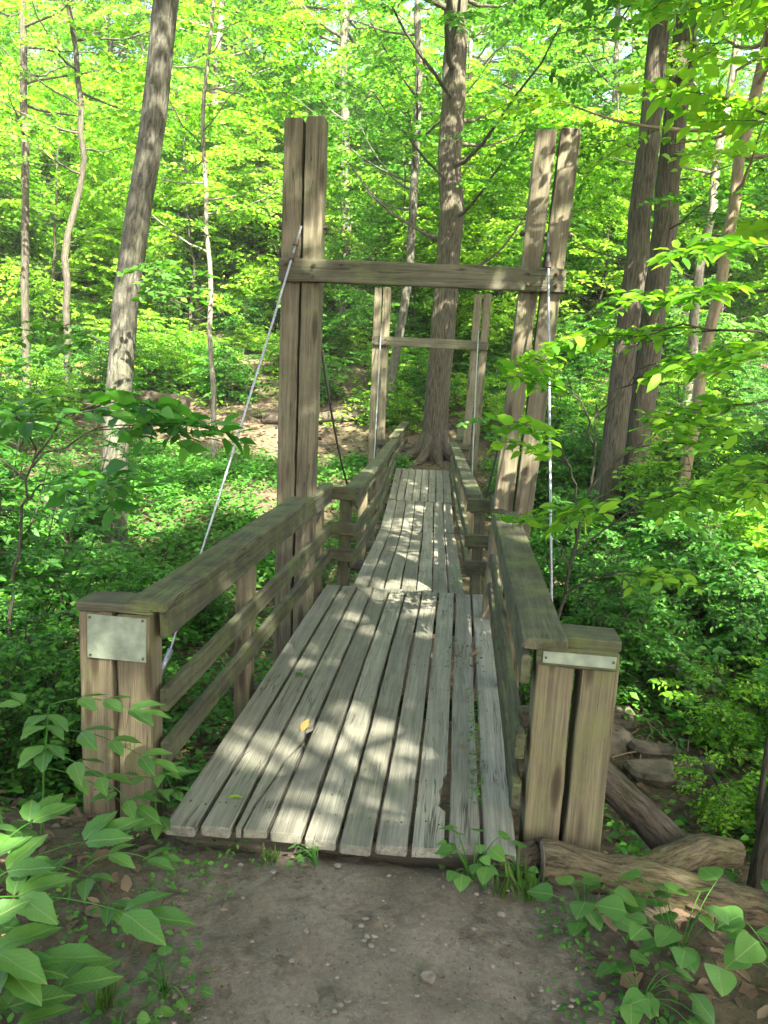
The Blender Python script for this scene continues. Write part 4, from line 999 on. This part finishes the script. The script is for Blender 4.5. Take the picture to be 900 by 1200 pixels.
seedling('leafy_seedling', 'seedling with large leaflets leaning over the left edge of the dirt path', (-1.36, 1.72, gz(-1.36, 1.72)), [(-1.33, 1.73, .1), (-1.26, 1.74, .24)],
         [(1., (-.79, 1.79, .22), 2, .135), (.95, (-1.0, 1.98, .30), 2, .125), (.8, (-1.03, 1.58, .20), 2, .13), (1., (-1.22, 2.05, .30), 2, .11)])
seedling('leafy_seedling', 'low seedling of broad dark leaflets in the lower left corner', (-1.10, 1.45, gz(-1.1, 1.45)), [(-1.08, 1.46, .05), (-1.04, 1.48, .12)],
         [(1., (-.80, 1.50, .06), 2, .12), (.9, (-.92, 1.66, .10), 2, .12), (.8, (-1.0, 1.3, .12), 2, .13), (.9, (-1.22, 1.62, .12), 2, .12), (.6, (-.88, 1.42, .0), 1, .12)])
seedling('leafy_seedling', 'seedling with the broadest leaflets at the lower left edge of the picture', (-1.32, 1.52, gz(-1.32, 1.52)), [(-1.28, 1.53, .08), (-1.2, 1.55, .2)],
         [(1., (-.98, 1.62, .20), 1, .15), (.9, (-1.06, 1.42, .16), 2, .14), (.95, (-1.12, 1.8, .24), 2, .13), (.7, (-.96, 1.50, .06), 1, .14)])
seedling('leafy_seedling', 'seedling of dull leaves at the far left behind the large leaflets', (-1.75, 2.25, gz(-1.75, 2.25)), [(-1.72, 2.25, .1), (-1.7, 2.24, .25)],
         [(1., (-1.4, 2.1, .2), 3, .10), (.8, (-1.45, 2.3, .08), 3, .09), (.9, (-1.9, 2.0, .25), 2, .1)])
seedling('leafy_seedling', 'small seedling at the foot of the left end posts beside the deck', (-1.12, 2.72, gz(-1.12, 2.72)), [(-1.1, 2.7, .04), (-1.08, 2.66, .12)],
         [(1., (-.98, 2.56, .13), 2, .07), (.9, (-1.2, 2.52, .12), 2, .07), (.7, (-1.02, 2.5, .04), 2, .07), (.8, (-1.02, 2.72, .10), 1, .07)])
seedling('leafy_seedling', 'seedling with drooping leaflets among the leaf litter left of the path', (-1.2, 2.18, gz(-1.2, 2.18)), [(-1.18, 2.18, .0), (-1.12, 2.16, .08)],
         [(1., (-.92, 2.22, .08), 2, .085), (.9, (-1.05, 2.38, .08), 2, .085), (.7, (-.98, 2.05, .02), 2, .085), (.8, (-1.35, 2.05, .08), 2, .085)])
def weed(label, base, n, h, spread, L, seed, group='heart leaved weeds'):
    r_ = np.random.default_rng(seed); r = thing('heart_leaved_weed', label, 'plant', base, group); lb = LB(); st = MB(); b = np.array(base, float)
    for k in range(n):
        a = r_.uniform(0, 6.28); hh = h*r_.uniform(.45, 1.05); rr = spread*math.sqrt(r_.uniform(.05, 1))
        e = b+np.array((math.cos(a)*rr, math.sin(a)*rr, hh)); t = np.linspace(0, 1, 6)[:, None]; c = b*(1-t)+e*t; c[:, 2] += .03*4*(t*(1-t))[:, 0]; c[0, 2] -= .02
        stem_tube(st, c, .0022); a2 = a+r_.normal(0, .7); l_ = L*r_.uniform(.65, 1.12)
        lb.add(e, (math.cos(a2), math.sin(a2), r_.normal(-.25, .15)), UP+r_.normal(0, .2, 3), l_, l_*.95)
    st.build('stem', M['leaf_shrub'], r, smooth=True); leaf_obj('leaves', [('h', lb.arrays(), 0)], [M['leaf_fore']], r)
W = lambda x, y: (x, y, gz(x, y))
weed('tallest heart leaved weed on the bank under the sawn log end', W(.50, 2.30), 12, .17, .12, .085, 1)
weed('spreading heart leaved weed in the lower right corner below the logs', W(.78, 2.22), 20, .20, .19, .09, 2)
weed('heart leaved weed at the bottom edge of the picture on the right', W(.62, 2.02), 14, .10, .15, .085, 3)
weed('heart leaved weed at the far lower right corner', W(1.08, 2.16), 16, .18, .16, .09, 4)
weed('heart leaved weed growing over the front edge of the deck boards', W(.14, 2.50), 16, .17, .11, .062, 5)
weed('small heart leaved weed where the deck meets the right end posts', W(.31, 2.56), 9, .12, .07, .06, 6)
weed('heart leaved weed beside the right end of the forked log', W(1.33, 2.55), 14, .28, .14, .09, 7)
weed('low sparse weed at the foot of the middle deck boards', W(-.42, 2.50), 9, .06, .10, .035, 8)
weed('low sparse weed in the path left of the middle', W(-.74, 1.86), 14, .07, .12, .04, 9)
weed('low weed at the bottom edge left of the bare path', W(-.78, 1.62), 16, .09, .13, .045, 10)
def tuft(label, base, n, h, seed):
    r_ = np.random.default_rng(seed); lb = LB(); b = np.array(base, float); b[2] -= .01
    for k in range(n):
        a = r_.uniform(0, 6.28); d = np.array((math.cos(a)*r_.uniform(.1, .7), math.sin(a)*r_.uniform(.1, .7), 1)); l_ = h*r_.uniform(.5, 1.1)
        lb.add(b+r_.normal(0, .012, 3)*(1, 1, 0), d, np.array((math.cos(a), math.sin(a), .3)), l_, .007)
    o = leaf_obj('grass_tuft', [('o', lb.arrays(), 0)], [M['grass']], loc=base); tag(o, label, 'grass tuft', 'grass tufts by the path')
tuft('grass tuft drooping below the sawn end of the log', W(.33, 2.44), 24, .17, 1)
tuft('small grass tuft at the front edge of the left deck boards', W(-.60, 2.51), 18, .08, 2)
tuft('thin grass tuft at the lower left of the bare path', W(-.88, 1.78), 26, .12, 3)
tuft('sparse grass tuft by the dark log stub', W(.24, 2.44), 18, .1, 4)

# ------------------------------------------------------------------ bits on the deck
def dry_leaf(label, p, a, L, mt, curl=.3, name='dry_leaf', w_=.5):
    o = leaf_obj(name, [('f', (np.array([p]), np.array([(math.cos(a), math.sin(a), curl)]), np.array([(0.2, -.2, 1.)]), np.array([L]), np.array([L*w_])), 0)], [M[mt]], loc=p)
    tag(o, label, 'leaf', 'fallen leaves on the deck')
dry_leaf('curled orange leaf caught upright in the hole of the split board', (-.665, 3.40, .002), 1.2, .075, 'dry_orange', .6)
dry_leaf('smaller orange leaf beside the curled one at the split board', (-.64, 3.44, .004), 2.6, .05, 'dry_orange', .25)
dry_leaf('yellow leaf lying flat near the front left deck board', (-.83, 2.76, .006), .3, .06, 'leaf_yellow', .03, w_=.35)
dry_leaf('pale curled leaf in the debris on the right deck boards', (.16, 4.62, .006), .4, .07, 'litter', .3)
dry_leaf('brown leaf in the debris on the right deck boards', (.10, 4.58, .006), 2.4, .06, 'litter', .15)
dry_leaf('flat brown leaf on the right deck boards halfway along', (.10, 3.35, .006), 1.4, .06, 'litter', .05)
dry_leaf('green leaf fallen on the left deck boards', (-.80, 4.05, .006), 2.2, .08, 'leaf_shrub', .08)
dry_leaf('broad brown lobed leaf on the soil below the forked log', (.60, 2.28, gz(.6, 2.28)+.03), 2.0, .11, 'litter', .2)
def bits(name, n, xr, yr, mt, L, z, tpl='o', nrm=.4):
    x = rng.uniform(*xr, n); y = rng.uniform(*yr, n); a = rng.uniform(0, 6.28, n); LL = L*rng.uniform(.4, 1.2, n)
    o = leaf_obj(name, [(tpl, (np.column_stack([x, y, np.full(n, z)]), np.column_stack([np.cos(a), np.sin(a), rng.uniform(.0, .5, n)]), UP+rng.normal(0, nrm, (n, 3)), LL, LL*.6), 0)], [M[mt]]); tag(o, kind='stuff')
bits('deck_debris', 60, (.02, .24), (4.35, 4.8), 'litter', .022, .005)
bits('deck_moss', 260, (.135, .20), (2.9, 4.1), 'leaf_cover', .016, .003)
bits('deck_moss', 200, (.0, .12), (6.3, 7.2), 'leaf_cover', .016, -.02)
bits('deck_crumbs', 120, (-1., .3), (2.7, 6.), 'litter', .012, .004)

# ------------------------------------------------------------------ thin volume added to give the background a pale glow
def glow_haze():
    x0, x1, y0, y1, z0, z1 = -60, 50, -14, 78, -4, 34
    v = [(x, y, z) for z in (z0, z1) for y in (y0, y1) for x in (x0, x1)]
    f = [(0, 2, 3, 1), (4, 5, 7, 6), (0, 1, 5, 4), (2, 6, 7, 3), (0, 4, 6, 2), (1, 3, 7, 5)]
    me = bpy.data.meshes.new('glow_haze'); me.from_pydata(v, [], f); o = bpy.data.objects.new('glow_haze', me); COL.objects.link(o); tag(o, kind='stuff')
    m = bpy.data.materials.new('glow_haze'); m.use_nodes = True; t = m.node_tree; t.nodes.clear()
    out = t.nodes.new('ShaderNodeOutputMaterial'); p = t.nodes.new('ShaderNodeVolumePrincipled')
    p.inputs['Color'].default_value = (.93, .96, .88, 1); p.inputs['Density'].default_value = GLOW_DENSITY; p.inputs['Anisotropy'].default_value = .2
    t.links.new(p.outputs[0], out.inputs['Volume']); me.materials.append(m)
GLOW_DENSITY = .0011
glow_haze()
